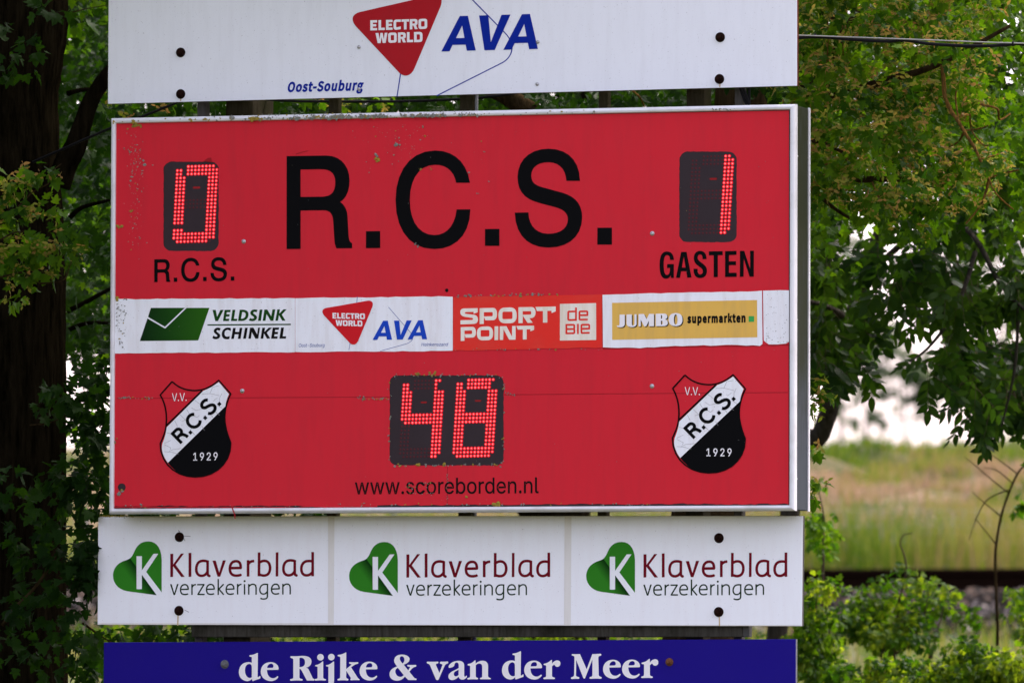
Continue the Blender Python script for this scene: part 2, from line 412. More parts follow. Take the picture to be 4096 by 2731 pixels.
WORDS = {"url": ["69,0 11,190 44,190 67,107 88,21 82,21 126,190 158,190 181,107 201,21 196,21 217,107 240,190 272,190 215,0 184,0 159,86 138,169 145,169 99,0", "352,0 295,190 327,190 350,107 371,21 366,21 410,190 442,190 464,107 485,21 479,21 500,107 524,190 556,190 498,0 468,0 443,86 422,169 429,169 383,0", "636,0 578,190 611,190 634,107 655,21 650,21 693,190 725,190 748,107 768,21 763,21 784,107 807,190 839,190 782,0 751,0 727,86 705,169 712,169 666,0", "898,-2 892,-1 887,1 882,4 878,9 876,15 875,20 876,27 878,32 882,37 887,40 892,43 898,43 904,43 910,40 914,37 918,32 920,27 921,20 920,15 918,9 914,4 910,1 904,-1", "1036,-4 1023,-3 1011,-2 1001,2 991,6 983,12 975,19 970,27 965,37 962,47 991,53 995,44 1000,36 1007,30 1015,26 1024,24 1035,23 1047,24 1058,26 1067,31 1073,37 1077,44 1079,51 1078,58 1075,63 1072,68 1066,72 1059,75 1051,78 1019,85 1003,90 991,96 981,104 974,113 969,124 968,137 969,147 972,157 977,166 984,173 992,180 1002,185 1013,189 1025,191 1038,192 1050,192 1062,190 1071,186 1080,182 1088,176 1094,170 1099,162 1103,154 1107,145 1079,139 1076,146 1071,152 1066,158 1059,163 1049,165 1038,166 1028,165 1018,163 1010,158 1004,153 1000,146 999,139 1000,132 1002,126 1006,122 1013,118 1021,114 1030,111 1059,105 1075,100 1088,93 1098,86 1105,76 1109,66 1110,53 1109,43 1106,33 1101,24 1094,16 1085,9 1074,3 1063,-1 1050,-3", "1231,-4 1214,-3 1199,1 1185,8 1173,17 1163,29 1155,43 1149,58 1145,75 1144,94 1145,113 1149,130 1155,146 1163,159 1173,171 1185,180 1199,187 1214,191 1231,192 1240,192 1249,191 1257,189 1265,186 1273,182 1280,178 1286,173 1292,167 1297,161 1301,154 1305,146 1308,138 1278,131 1231,165 1219,164 1208,161 1200,155 1192,148 1186,139 1181,129 1178,118 1176,106 1175,94 1176,81 1178,70 1181,59 1186,49 1192,40 1200,33 1208,28 1219,24 1231,23 1279,59 1308,51 1306,43 1302,35 1298,28 1292,22 1287,16 1280,11 1273,6 1265,3 1257,0 1249,-2 1240,-4", "1428,-4 1412,-3 1397,1 1383,8 1371,17 1361,29 1353,43 1347,58 1343,75 1342,94 1343,113 1347,130 1353,146 1361,159 1371,171 1383,180 1397,187 1412,191 1428,192 1445,191 1460,187 1474,180 1486,171 1496,159 1505,146 1511,130 1514,113 1515,94 1514,75 1511,58 1505,43 1496,29 1486,17 1474,8 1460,1 1445,-3", "1428,23 1440,24 1451,28 1460,33 1468,40 1474,49 1478,59 1482,70 1484,81 1484,94 1484,106 1482,118 1478,129 1474,139 1468,148 1460,155 1451,161 1440,164 1428,165 1417,164 1406,161 1397,155 1390,148 1384,139 1379,129 1376,118 1374,106 1373,94 1374,81 1376,70 1379,59 1384,49 1390,40 1397,33 1406,28 1417,24", "1559,0 1559,190 1588,190 1588,160 1590,160 1595,169 1601,177 1609,184 1618,188 1628,191 1654,192 1654,161 1627,162 1619,160 1612,157 1605,153 1600,148 1595,142 1592,135 1590,127 1589,118 1589,0", "1768,-4 1750,-3 1735,1 1720,8 1708,17 1698,29 1690,42 1684,58 1680,75 1679,93 1680,112 1684,129 1690,145 1698,159 1708,170 1720,180 1733,187 1748,191 1765,192 1775,192 1785,190 1795,187 1804,183 1813,177 1822,170 1829,162 1835,152 1841,141 1844,128 1847,113 1848,97 1848,85 1699,85 1699,110 1831,110 1817,101 1816,113 1814,124 1811,134 1806,143 1800,151 1793,157 1785,161 1775,164 1765,165 1754,164 1744,161 1735,157 1728,151 1721,143 1716,135 1713,125 1711,116 1710,105 1710,89 1711,75 1713,64 1717,53 1723,44 1729,37 1738,31 1747,26 1757,24 1768,23 1776,23 1782,25 1789,26 1795,29 1800,32 1805,36 1809,41 1812,47 1815,53 1844,45 1841,36 1836,27 1830,20 1822,13 1813,7 1803,2 1792,-1 1781,-3", "1979,-4 1968,-3 1958,-1 1950,2 1943,6 1938,11 1923,29 1920,29 1920,0 1890,0 1890,254 1921,254 1921,160 1923,160 1937,178 1943,182 1950,186 1958,190 1967,192 1978,192 1994,191 2008,187 2020,180 2032,171 2041,160 2049,146 2055,131 2058,113 2059,94 2058,75 2055,58 2049,42 2041,29 2032,17 2021,8 2008,1 1994,-3", "1974,23 1985,24 1995,28 2004,33 2011,40 2017,48 2022,58 2025,70 2027,82 2028,95 2027,108 2025,120 2022,131 2017,140 2011,149 2004,156 1995,161 1985,164 1974,165 1963,164 1953,161 1945,156 1937,149 1931,141 1926,131 1923,120 1921,108 1920,95 1921,81 1923,69 1927,58 1931,48 1937,39 1945,32 1953,27 1963,24", "2180,-4 2163,-3 2148,1 2135,8 2122,17 2112,29 2104,43 2098,58 2094,75 2093,94 2094,113 2098,130 2104,146 2112,159 2122,171 2135,180 2148,187 2163,191 2180,192 2196,191 2212,187 2225,180 2237,171 2248,159 2256,146 2262,130 2265,113 2267,94 2265,75 2262,58 2256,43 2248,29 2237,17 2225,8 2212,1 2196,-3", "2180,23 2192,24 2202,28 2211,33 2219,40 2225,49 2230,59 2233,70 2235,81 2236,94 2235,106 2233,118 2230,129 2225,139 2219,148 2211,155 2202,161 2192,164 2180,165 2168,164 2158,161 2149,155 2141,148 2135,139 2130,129 2127,118 2125,106 2124,94 2125,81 2127,70 2130,59 2135,49 2141,40 2149,33 2158,28 2168,24", "2310,0 2310,190 2340,190 2340,160 2341,160 2346,169 2352,177 2360,184 2369,188 2379,191 2405,192 2405,161 2379,162 2371,160 2363,157 2357,153 2351,148 2347,142 2343,135 2341,127 2341,118 2341,0", "2511,-4 2496,-3 2482,1 2469,8 2458,17 2448,29 2441,42 2435,58 2431,75 2430,94 2431,113 2435,131 2441,146 2448,160 2458,171 2469,180 2482,187 2496,191 2511,192 2522,192 2532,190 2540,186 2547,182 2552,178 2566,160 2569,160 2569,254 2599,254 2599,0 2570,0 2570,29 2567,29 2552,11 2546,6 2539,2 2531,-1 2522,-3", "2516,23 2526,24 2536,27 2545,32 2552,39 2558,48 2563,58 2566,69 2568,81 2569,95 2568,108 2566,120 2563,131 2558,141 2552,149 2545,156 2536,161 2527,164 2516,165 2504,164 2494,161 2486,156 2478,149 2472,140 2467,131 2464,120 2462,108 2461,95 2462,82 2464,70 2468,58 2472,48 2478,40 2486,33 2495,28 2504,24", "2731,-4 2714,-3 2698,1 2684,8 2672,17 2661,29 2653,42 2647,58 2644,75 2643,93 2644,112 2647,129 2653,145 2661,159 2671,170 2683,180 2697,187 2712,191 2728,192 2738,192 2748,190 2758,187 2768,183 2777,177 2785,170 2792,162 2799,152 2804,141 2808,128 2810,113 2811,97 2811,85 2663,85 2663,110 2794,110 2780,101 2780,113 2778,124 2774,134 2770,143 2764,151 2757,157 2748,161 2739,164 2728,165 2717,164 2707,161 2699,157 2691,151 2685,143 2680,135 2676,125 2674,116 2673,105 2673,89 2674,75 2677,64 2681,53 2686,44 2693,37 2701,31 2710,26 2720,24 2732,23 2739,23 2746,25 2752,26 2758,29 2763,32 2768,36 2772,41 2776,47 2778,53 2808,45 2804,36 2799,27 2793,20 2785,13 2777,7 2767,2 2756,-1 2744,-3", "2884,113 2884,0 2854,0 2854,190 2883,190 2883,144 2879,144 2885,159 2894,172 2903,181 2915,187 2927,191 2941,192 2953,191 2965,189 2975,184 2984,178 2991,170 2998,160 3002,149 3005,135 3006,120 3006,0 2975,0 2975,118 2974,131 2970,143 2964,152 2955,159 2945,163 2932,165 2924,164 2915,162 2908,159 2901,154 2895,148 2891,141 2887,133 2885,124", "3080,-2 3074,-1 3069,1 3064,4 3060,9 3058,15 3057,20 3058,27 3060,32 3064,37 3069,40 3074,43 3080,43 3086,43 3091,40 3096,37 3100,32 3102,27 3103,20 3102,15 3100,9 3096,4 3091,1 3086,-1", "3183,113 3183,0 3152,0 3152,190 3182,190 3182,144 3177,144 3184,159 3192,172 3202,181 3214,187 3226,191 3240,192 3252,191 3263,189 3274,184 3283,178 3290,170 3296,160 3301,149 3304,135 3305,120 3305,0 3274,0 3274,118 3273,131 3269,143 3263,152 3254,159 3244,163 3231,165 3222,164 3214,162 3207,159 3200,154 3194,148 3189,141 3186,133 3184,124", "3401,-1 3387,0 3376,4 3368,10 3362,19 3358,29 3357,42 3357,254 3388,254 3388,49 3388,42 3389,35 3391,31 3394,28 3398,27 3416,27 3421,1"], "year": ["38,0 38,27 195,27 195,0", "138,254 138,0 106,0 106,224 105,224 43,179 43,213 99,254", "395,258 410,257 424,253 437,247 448,239 458,229 465,217 471,204 475,189 476,173 475,161 472,148 468,135 461,120 451,103 439,84 382,0 347,0 432,124 435,124 410,101 404,99 397,98 390,97 376,98 362,102 350,107 339,114 330,124 323,134 318,147 314,161 313,176 314,191 318,205 324,218 332,230 341,239 353,247 366,253 380,257", "395,230 385,229 377,227 369,223 362,218 356,211 351,204 347,195 345,186 344,176 345,166 347,156 351,148 356,140 362,134 369,129 377,125 385,122 395,122 404,122 413,125 421,129 428,134 434,140 439,147 442,156 445,165 445,175 445,185 442,195 439,204 434,211 428,218 421,223 413,227 404,229", "595,0 595,24 704,141 710,149 715,156 718,163 721,170 723,178 723,186 722,194 720,202 717,209 712,215 706,220 700,224 692,227 684,229 675,230 665,229 657,227 649,224 643,219 637,213 632,207 629,199 627,190 627,181 596,181 597,196 600,209 606,221 614,232 623,241 635,248 647,253 661,257 676,258 690,257 704,254 716,248 727,241 736,233 744,223 749,211 752,199 754,186 753,177 751,168 749,159 744,150 739,140 731,129 722,118 710,105 697,90 639,30 639,28 758,28 758,0", "958,258 973,257 987,253 1000,247 1011,239 1021,229 1029,217 1034,204 1038,189 1039,173 1038,161 1035,148 1031,135 1024,120 1015,103 1002,84 945,0 910,0 995,124 998,124 973,101 967,99 960,98 953,97 939,98 925,102 913,107 902,114 893,124 886,134 881,147 877,161 876,176 878,191 881,205 887,218 895,230 904,239 916,247 929,253 943,257", "958,230 948,229 940,227 932,223 925,218 919,211 914,204 910,195 908,186 907,176 908,166 910,156 914,148 919,140 925,134 932,129 940,125 948,122 958,122 967,122 976,125 984,129 991,134 997,140 1002,147 1005,156 1008,165 1008,175 1008,185 1005,195 1002,204 997,211 991,218 984,223 976,227 967,229"], "vv": ["102,0 8,254 42,254 96,103 124,15 117,15 145,103 197,254 231,254 139,0", "287,-2 282,-1 276,1 271,4 268,9 265,15 265,20 265,27 268,32 271,37 276,40 282,43 287,43 294,43 299,40 304,37 307,32 310,27 310,20 310,15 307,9 304,4 299,1 294,-1", "436,0 342,254 376,254 430,103 458,15 451,15 478,103 531,254 565,254 473,0", "621,-2 615,-1 610,1 605,4 601,9 599,15 598,20 599,27 601,32 605,37 610,40 615,43 621,43 627,43 633,40 637,37 641,32 643,27 644,20 643,15 641,9 637,4 633,1 627,-1"], "oost": ["65,-2 93,6 113,29 120,65 113,100 93,123 65,131 36,123 17,100 10,65 17,29 36,6", "65,12 45,18 32,37 27,65 32,92 45,110 65,116 85,110 98,92 103,65 98,37 85,18", "198,-2 220,4 236,21 242,47 236,75 220,92 198,98 176,92 160,75 154,47 160,21 176,4", "198,11 184,16 174,28 170,47 174,67 184,79 198,84 212,79 222,67 226,47 222,28 212,16", "307,-2 326,2 337,12 341,26 337,40 326,49 303,59 295,64 292,71 294,78 300,83 310,85 318,84 325,81 331,77 339,87 331,92 321,96 310,98 292,94 281,84 277,71 281,57 291,49 315,39 323,33 326,25 324,18 318,12 307,10 297,12 288,16 279,22 272,11 282,4 294,-1", "409,-2 426,1 423,13 412,11 404,13 399,19 398,29 398,82 424,82 424,95 398,95 398,122 384,122 383,95 368,94 368,82 382,82 382,29 384,13 393,2", "452,43 497,43 497,55 452,55", "573,-2 596,3 611,16 616,34 613,50 604,61 590,68 572,76 562,81 554,88 550,98 553,108 562,114 574,116 586,115 595,111 604,105 612,115 602,123 589,129 574,131 554,126 539,114 534,97 538,81 548,70 560,64 579,56 590,50 597,43 600,33 597,22 588,15 573,12 560,14 548,19 538,28 528,17 541,7 556,0", "692,-2 714,4 730,21 736,47 730,75 714,92 692,98 670,92 654,75 648,47 654,21 670,4", "692,11 678,16 668,28 665,47 668,67 678,79 692,84 707,79 716,67 720,47 716,28 707,16", "804,-2 816,0 826,6 836,15 837,0 850,0 850,95 835,95 835,28 826,19 818,13 809,12 799,14 793,22 791,37 791,95 775,95 775,35 778,14 788,2", "939,-2 960,4 975,21 981,49 976,75 964,91 943,98 932,96 922,91 913,84 914,101 914,139 897,139 897,0 910,0 912,10 921,3 930,-1", "937,11 930,12 922,15 914,21 914,71 922,78 931,83 939,84 953,80 962,67 964,49 960,29 951,16", "1049,-2 1060,0 1071,6 1080,15 1082,0 1095,0 1095,95 1079,95 1079,28 1070,19 1062,13 1053,12 1043,14 1037,22 1035,37 1035,95 1019,95 1019,35 1022,14 1032,2", "1142,0 1158,0 1158,61 1165,74 1174,81 1182,83 1191,82 1194,95 1184,98 1174,95 1165,88 1157,78 1155,95 1142,95", "1257,-44 1282,-39 1299,-27 1305,-11 1301,2 1290,9 1272,12 1253,12 1243,13 1238,17 1237,22 1237,27 1243,33 1257,30 1274,34 1287,46 1292,63 1291,71 1288,78 1284,83 1303,83 1303,95 1270,95 1257,98 1239,93 1226,82 1221,64 1223,53 1228,44 1229,33 1225,27 1223,20 1224,13 1227,8 1232,3 1224,-3 1219,-10 1218,-18 1223,-32 1236,-41", "1257,41 1247,44 1239,52 1237,64 1239,76 1247,83 1257,86 1267,83 1274,76 1277,64 1274,52 1267,44", "1259,-33 1244,-31 1235,-25 1232,-16 1233,-11 1236,-5 1241,0 1270,-1 1281,-3 1287,-6 1289,-13 1286,-23 1275,-30"], "oosts": ["133,-3 103,1 75,12 52,32 35,58 24,90 20,127 24,165 35,197 52,223 75,242 103,254 133,258 164,254 192,242 215,223 232,197 243,165 247,127 243,90 232,58 215,32 192,12 164,1", "133,26 155,29 175,38 191,52 204,72 212,97 215,127 212,157 204,182 191,202 175,216 155,225 133,228 112,225 92,216 75,202 63,182 54,157 52,127 54,97 63,72 75,52 92,38 112,29", "370,-4 346,-1 325,8 308,23 295,43 286,66 284,94 286,122 295,146 308,165 325,180 346,189 370,192 395,189 416,180 433,165 446,146 454,122 457,94 454,66 446,43 433,23 416,8 395,-1", "370,23 388,26 402,33 413,44 420,59 425,75 426,94 425,112 420,129 413,144 402,155 388,162 370,165 353,162 339,155 328,144 321,129 316,112 315,94 316,75 321,59 328,44 339,33 353,26", "565,-4 547,-3 530,2 516,9 505,19 497,32 492,47 521,53 527,40 536,30 549,25 565,23 583,25 596,31 605,40 608,51 606,60 601,68 592,74 580,78 549,85 526,93 510,104 501,119 498,137 500,152 507,166 518,177 532,185 549,190 568,192 586,191 601,186 614,179 624,170 631,158 636,145 608,139 603,149 596,158 584,164 568,166 552,164 540,158 531,150 529,139 530,129 536,122 546,116 560,111 589,105 612,97 627,86 637,71 640,53 637,37 630,24 619,12 604,3 586,-2", "759,190 759,164 660,164 660,190", "689,236 720,236 720,49 721,38 725,31 732,26 742,25 758,27 763,1 741,-2 719,1 703,11 693,26 689,46", "939,122 939,94 827,94 827,122", "1109,-4 1083,-2 1061,5 1043,15 1029,30 1020,48 1016,68 1049,68 1052,55 1059,44 1068,35 1080,29 1094,26 1109,25 1125,26 1140,30 1152,37 1162,46 1168,57 1170,70 1168,81 1163,89 1155,96 1145,102 1133,107 1119,111 1089,120 1061,130 1040,145 1027,163 1023,186 1026,206 1034,224 1048,238 1066,249 1087,256 1110,258 1134,256 1155,249 1172,238 1185,224 1194,208 1197,189 1166,189 1160,206 1148,219 1131,227 1109,229 1094,228 1081,224 1070,218 1061,209 1056,199 1054,188 1056,176 1062,167 1071,160 1082,154 1093,150 1103,147 1129,140 1141,136 1153,132 1165,126 1176,119 1186,110 1194,99 1199,85 1201,69 1198,50 1190,32 1177,17 1159,5 1136,-2", "1324,-4 1300,-1 1279,8 1261,23 1248,43 1240,66 1237,94 1240,122 1248,146 1261,165 1279,180 1300,189 1324,192 1348,189 1369,180 1387,165 1400,146 1408,122 1411,94 1408,66 1400,43 1387,23 1369,8 1348,-1", "1324,23 1341,26 1355,33 1366,44 1374,59 1378,75 1380,94 1378,112 1374,129 1366,144 1355,155 1341,162 1324,165 1307,162 1293,155 1282,144 1274,129 1270,112 1268,94 1270,75 1274,59 1282,44 1293,33 1307,26", "1519,-3 1501,-1 1485,5 1472,15 1462,29 1456,47 1454,69 1454,190 1485,190 1485,72 1488,52 1496,37 1510,28 1528,25 1541,27 1552,31 1562,38 1569,48 1574,61 1576,76 1576,190 1606,190 1606,0 1577,0 1577,46 1581,46 1571,23 1556,8 1539,0", "1748,-4 1732,-3 1719,2 1709,8 1702,16 1692,29 1689,29 1689,0 1659,0 1659,254 1690,254 1690,160 1692,160 1702,173 1709,180 1719,186 1731,191 1747,192 1770,189 1789,180 1805,166 1818,146 1825,122 1828,94 1825,66 1818,42 1806,23 1789,8 1770,-1", "1743,23 1759,26 1773,33 1783,44 1791,58 1795,75 1797,95 1795,114 1791,131 1783,145 1773,156 1759,163 1743,165 1727,163 1713,156 1703,145 1695,131 1691,114 1689,95 1691,75 1695,58 1703,43 1714,32 1727,26", "1936,-3 1918,-1 1902,5 1889,15 1880,29 1873,47 1871,69 1871,190 1902,190 1902,72 1905,52 1913,37 1927,28 1945,25 1958,27 1970,31 1979,38 1987,48 1991,61 1993,76 1993,190 2024,190 2024,0 1994,0 1994,46 1999,46 1988,23 1974,8 1956,0", "2076,0 2076,190 2106,190 2106,160 2108,160 2115,173 2126,184 2140,190 2157,192 2172,192 2172,161 2153,163 2141,161 2130,157 2120,151 2113,142 2108,131 2107,118 2107,0", "2283,-75 2263,-74 2247,-70 2232,-63 2221,-55 2212,-45 2205,-35 2230,-20 2235,-26 2240,-33 2248,-39 2257,-44 2268,-48 2283,-49 2304,-46 2321,-38 2332,-23 2335,-3 2335,34 2333,34 2328,28 2323,21 2315,14 2306,8 2293,4 2277,2 2255,5 2236,13 2220,27 2207,45 2199,68 2197,96 2199,123 2207,147 2219,166 2236,180 2255,189 2278,192 2294,191 2306,186 2316,180 2324,173 2329,166 2333,159 2336,159 2336,190 2366,190 2366,-4 2363,-27 2355,-45 2342,-59 2325,-68 2305,-73", "2282,30 2298,32 2311,38 2322,47 2330,61 2334,77 2336,96 2334,115 2330,132 2322,146 2312,156 2298,163 2282,165 2266,163 2252,156 2242,145 2234,131 2229,115 2228,96 2229,78 2234,61 2242,48 2252,38 2266,32"], "hein": ["30,0 30,254 62,254 62,144 196,144 196,254 228,254 228,0 196,0 196,116 62,116 62,0", "364,-4 339,-1 317,8 299,23 286,42 278,66 276,93 278,121 286,145 299,165 316,180 337,189 361,192 376,191 391,187 405,180 418,170 429,157 437,141 442,121 444,97 444,85 296,85 296,110 427,110 413,101 412,119 407,134 400,147 390,157 377,163 361,165 345,163 332,157 321,147 313,135 308,121 306,105 306,89 308,69 314,53 322,40 334,31 348,25 365,23 376,24 385,26 394,31 401,36 407,44 411,53 441,45 435,32 426,20 414,10 400,2 383,-3", "487,0 487,190 517,190 517,0", "502,221 494,223 487,227 483,234 481,242 483,249 487,256 494,260 502,262 510,260 517,256 522,249 524,242 522,234 517,227 510,223", "601,113 601,0 570,0 570,190 600,190 600,144 595,144 605,166 620,181 637,189 657,192 675,190 691,184 704,174 714,160 720,142 722,120 722,0 692,0 692,118 689,137 680,152 667,161 649,165 636,163 624,159 614,151 607,141 602,129", "804,68 804,106 809,106 891,190 929,190 841,100 837,100", "775,0 775,254 805,254 805,0", "896,0 822,93 844,114 935,0", "1045,-4 1019,-1 997,8 980,23 967,42 959,66 956,93 959,121 967,145 979,165 996,180 1017,189 1041,192 1057,191 1072,187 1086,180 1098,170 1109,157 1117,141 1123,121 1124,97 1124,85 976,85 976,110 1108,110 1094,101 1092,119 1088,134 1080,147 1070,157 1057,163 1041,165 1025,163 1012,157 1001,147 993,135 988,121 987,105 987,89 989,69 994,53 1003,40 1014,31 1029,25 1045,23 1056,24 1066,26 1074,31 1082,36 1087,44 1092,53 1121,45 1116,32 1106,20 1095,10 1080,2 1064,-3", "1198,113 1198,0 1167,0 1167,190 1197,190 1197,144 1192,144 1203,166 1217,181 1234,189 1255,192 1273,190 1288,184 1301,174 1311,160 1317,142 1319,120 1319,0 1289,0 1289,118 1286,137 1277,152 1264,161 1246,165 1233,163 1221,159 1211,151 1204,141 1199,129", "1437,-4 1418,-3 1402,2 1388,9 1377,19 1368,32 1363,47 1393,53 1398,40 1408,30 1421,25 1436,23 1454,25 1468,31 1477,40 1480,51 1478,60 1473,68 1464,74 1452,78 1420,85 1398,93 1382,104 1372,119 1369,137 1371,152 1378,166 1389,177 1403,185 1420,190 1439,192 1457,191 1473,186 1485,179 1495,170 1503,158 1508,145 1480,139 1475,149 1467,158 1455,164 1439,166 1424,164 1411,158 1403,150 1400,139 1402,129 1408,122 1417,116 1432,111 1460,105 1483,97 1499,86 1508,71 1511,53 1509,37 1502,24 1491,12 1476,3 1457,-2", "1549,0 1549,23 1655,160 1655,161 1552,161 1552,190 1694,190 1694,165 1591,30 1591,28 1698,28 1698,0", "1798,-4 1781,-3 1766,2 1752,11 1742,22 1736,37 1734,54 1735,69 1740,80 1747,90 1757,97 1768,102 1781,105 1794,108 1835,113 1844,115 1851,117 1855,121 1855,139 1852,148 1846,156 1838,161 1828,164 1816,165 1804,164 1793,161 1784,156 1777,150 1772,144 1768,137 1739,146 1747,161 1758,173 1770,182 1785,188 1800,191 1815,192 1826,192 1838,190 1850,186 1861,180 1871,172 1879,160 1885,145 1887,126 1887,0 1857,0 1857,26 1855,26 1850,19 1844,12 1836,6 1826,1 1813,-3", "1804,23 1819,24 1832,29 1843,37 1850,47 1855,57 1856,69 1856,95 1853,93 1795,82 1786,79 1777,75 1770,70 1766,62 1764,52 1766,43 1769,36 1775,30 1783,26 1793,24", "1970,113 1970,0 1939,0 1939,190 1969,190 1969,144 1964,144 1975,166 1989,181 2006,189 2027,192 2045,190 2060,184 2073,174 2083,160 2089,142 2091,120 2091,0 2061,0 2061,118 2058,137 2049,152 2036,161 2018,165 2005,163 1993,159 1984,151 1976,141 1971,129", "2215,-4 2193,-1 2174,8 2157,23 2145,42 2137,66 2135,94 2137,122 2145,146 2157,166 2174,180 2193,189 2216,192 2232,191 2244,186 2254,180 2261,173 2267,166 2271,160 2273,160 2273,254 2304,254 2304,0 2274,0 2274,29 2271,29 2267,23 2261,16 2254,8 2244,2 2231,-3", "2220,23 2236,26 2249,32 2260,43 2267,58 2272,75 2274,95 2272,114 2268,131 2260,145 2249,156 2236,163 2220,165 2204,163 2190,156 2180,145 2172,131 2167,114 2166,95 2167,75 2172,58 2180,44 2190,33 2204,26"], "super": ["41,-2 60,2 71,12 75,26 71,40 60,49 37,59 29,64 26,71 28,78 34,83 44,85 52,84 59,81 65,77 73,87 65,92 55,96 44,98 26,94 15,84 11,71 15,57 25,49 49,39 57,33 60,25 58,18 52,12 41,10 31,12 22,16 13,22 6,11 16,4 28,-1", "151,-2 163,0 173,6 183,15 184,0 197,0 197,95 181,95 181,28 173,19 165,13 156,12 145,14 140,22 138,37 138,95 122,95 122,35 125,14 134,2", "254,-40 270,-40 270,-8 270,9 279,3 287,-1 296,-2 317,4 332,21 337,49 333,75 320,91 300,98 289,96 279,91 267,95 254,95", "294,11 287,12 279,15 270,21 270,71 279,78 288,83 296,84 310,80 318,67 321,49 317,29 308,16", "426,-2 438,-1 449,2 458,7 452,18 445,14 437,11 428,11 412,15 401,26 397,44 461,44 461,53 457,77 444,92 423,98 403,91 387,74 381,47 387,21 403,4", "396,55 401,71 411,81 424,85 436,81 445,71 447,55", "510,0 526,0 526,61 533,74 541,81 550,83 559,82 562,95 552,98 542,95 533,88 525,78 523,95 510,95", "603,0 619,0 619,69 627,77 635,82 643,84 653,81 658,73 660,58 660,0 676,0 676,69 685,77 693,82 700,84 710,81 716,73 718,58 718,0 734,0 734,60 731,81 721,93 705,98 694,95 684,89 674,79 668,89 660,95 647,98 637,95 627,89 616,95 603,95", "812,-2 823,0 834,4 844,11 845,0 858,0 858,58 855,79 844,93 825,98 811,96 798,91 788,85 794,74 803,79 812,83 823,84 835,81 841,72 842,60 809,54 790,42 784,25 788,10 798,1", "816,11 808,12 802,17 800,26 804,37 817,44 842,50 842,23 834,16 825,12", "913,0 930,0 930,61 937,74 945,81 953,83 963,82 966,95 955,98 945,95 936,88 928,78 927,95 913,95", "1006,0 1022,0 1022,25 1040,46 1068,0 1085,0 1049,57 1081,95 1063,95 1023,45 1022,45 1022,139 1006,139", "1158,-2 1175,1 1172,13 1161,11 1153,13 1148,19 1147,29 1147,82 1173,82 1173,95 1147,95 1147,122 1133,122 1132,95 1117,94 1117,82 1131,82 1131,29 1133,13 1142,2", "1258,-2 1269,-1 1280,2 1289,7 1283,18 1276,14 1268,11 1259,11 1243,15 1232,26 1228,44 1292,44 1293,53 1288,77 1275,92 1255,98 1234,91 1218,74 1212,47 1218,21 1234,4", "1228,55 1233,71 1242,81 1255,85 1268,81 1276,71 1279,55", "1341,0 1357,0 1357,69 1366,77 1374,82 1383,84 1393,81 1399,73 1401,58 1401,0 1417,0 1417,60 1414,81 1404,93 1388,98 1376,95 1365,89 1354,95 1341,95"]}
# ------------------------------------------------------------------ traced lettering
cA = crop(1380, 0, 2352/820); cB = crop(540, 1210, 2352/650); cC = crop(1820, 1180, 3.92); cD = crop(2430, 1190, 2352/630)
cE = crop(440, 2140, 2.8); cF = crop(940, 2590, 2.8); cG = crop(1680, 2590, 2.4); cH = crop(2600, 980, 2352/460)
cI = crop(1100, 500, 1.68); cJ = crop(380, 1400, 1845/800); cJ2 = crop(2500, 1400, 1845/800); cK = crop(1380, 1400, 2075/900)
cL = crop(420, 400, 1.96); cM = crop(2500, 400, 1.96); cN = crop(420, 1100, 2352/1420); cO = crop(1780, 1100, 1.568)
AVA = ["M1105 594 L1317 187 L1410 185 L1500 582 L1397 585 L1384 515 L1234 518 L1199 591 Z M1273 441 L1370 439 L1344 296 Z",
       "M1538 181 L1644 178 L1673 486 L1796 174 L1898 171 L1717 577 L1600 580 Z",
       "M1817 575 L2030 167 L2122 164 L2213 564 L2112 567 L2098 494 L1947 498 L1911 571 Z M1986 423 L2083 420 L2056 277 Z"]
AVA_LINE = "M1425 -36 L1830 375 C1900 445 1925 520 1915 570 C1905 640 1860 695 1800 725 L1052 1101"
TRI_LINE = "M792 -40 L775 100 M660 700 L597 1110"
TRI = "M165 143 L1000 -48 C1075 -65 1120 -30 1106 40 C1102 60 1098 75 1090 92 L800 780 C765 870 690 900 625 840 L120 300 C60 225 85 165 165 143 Z"
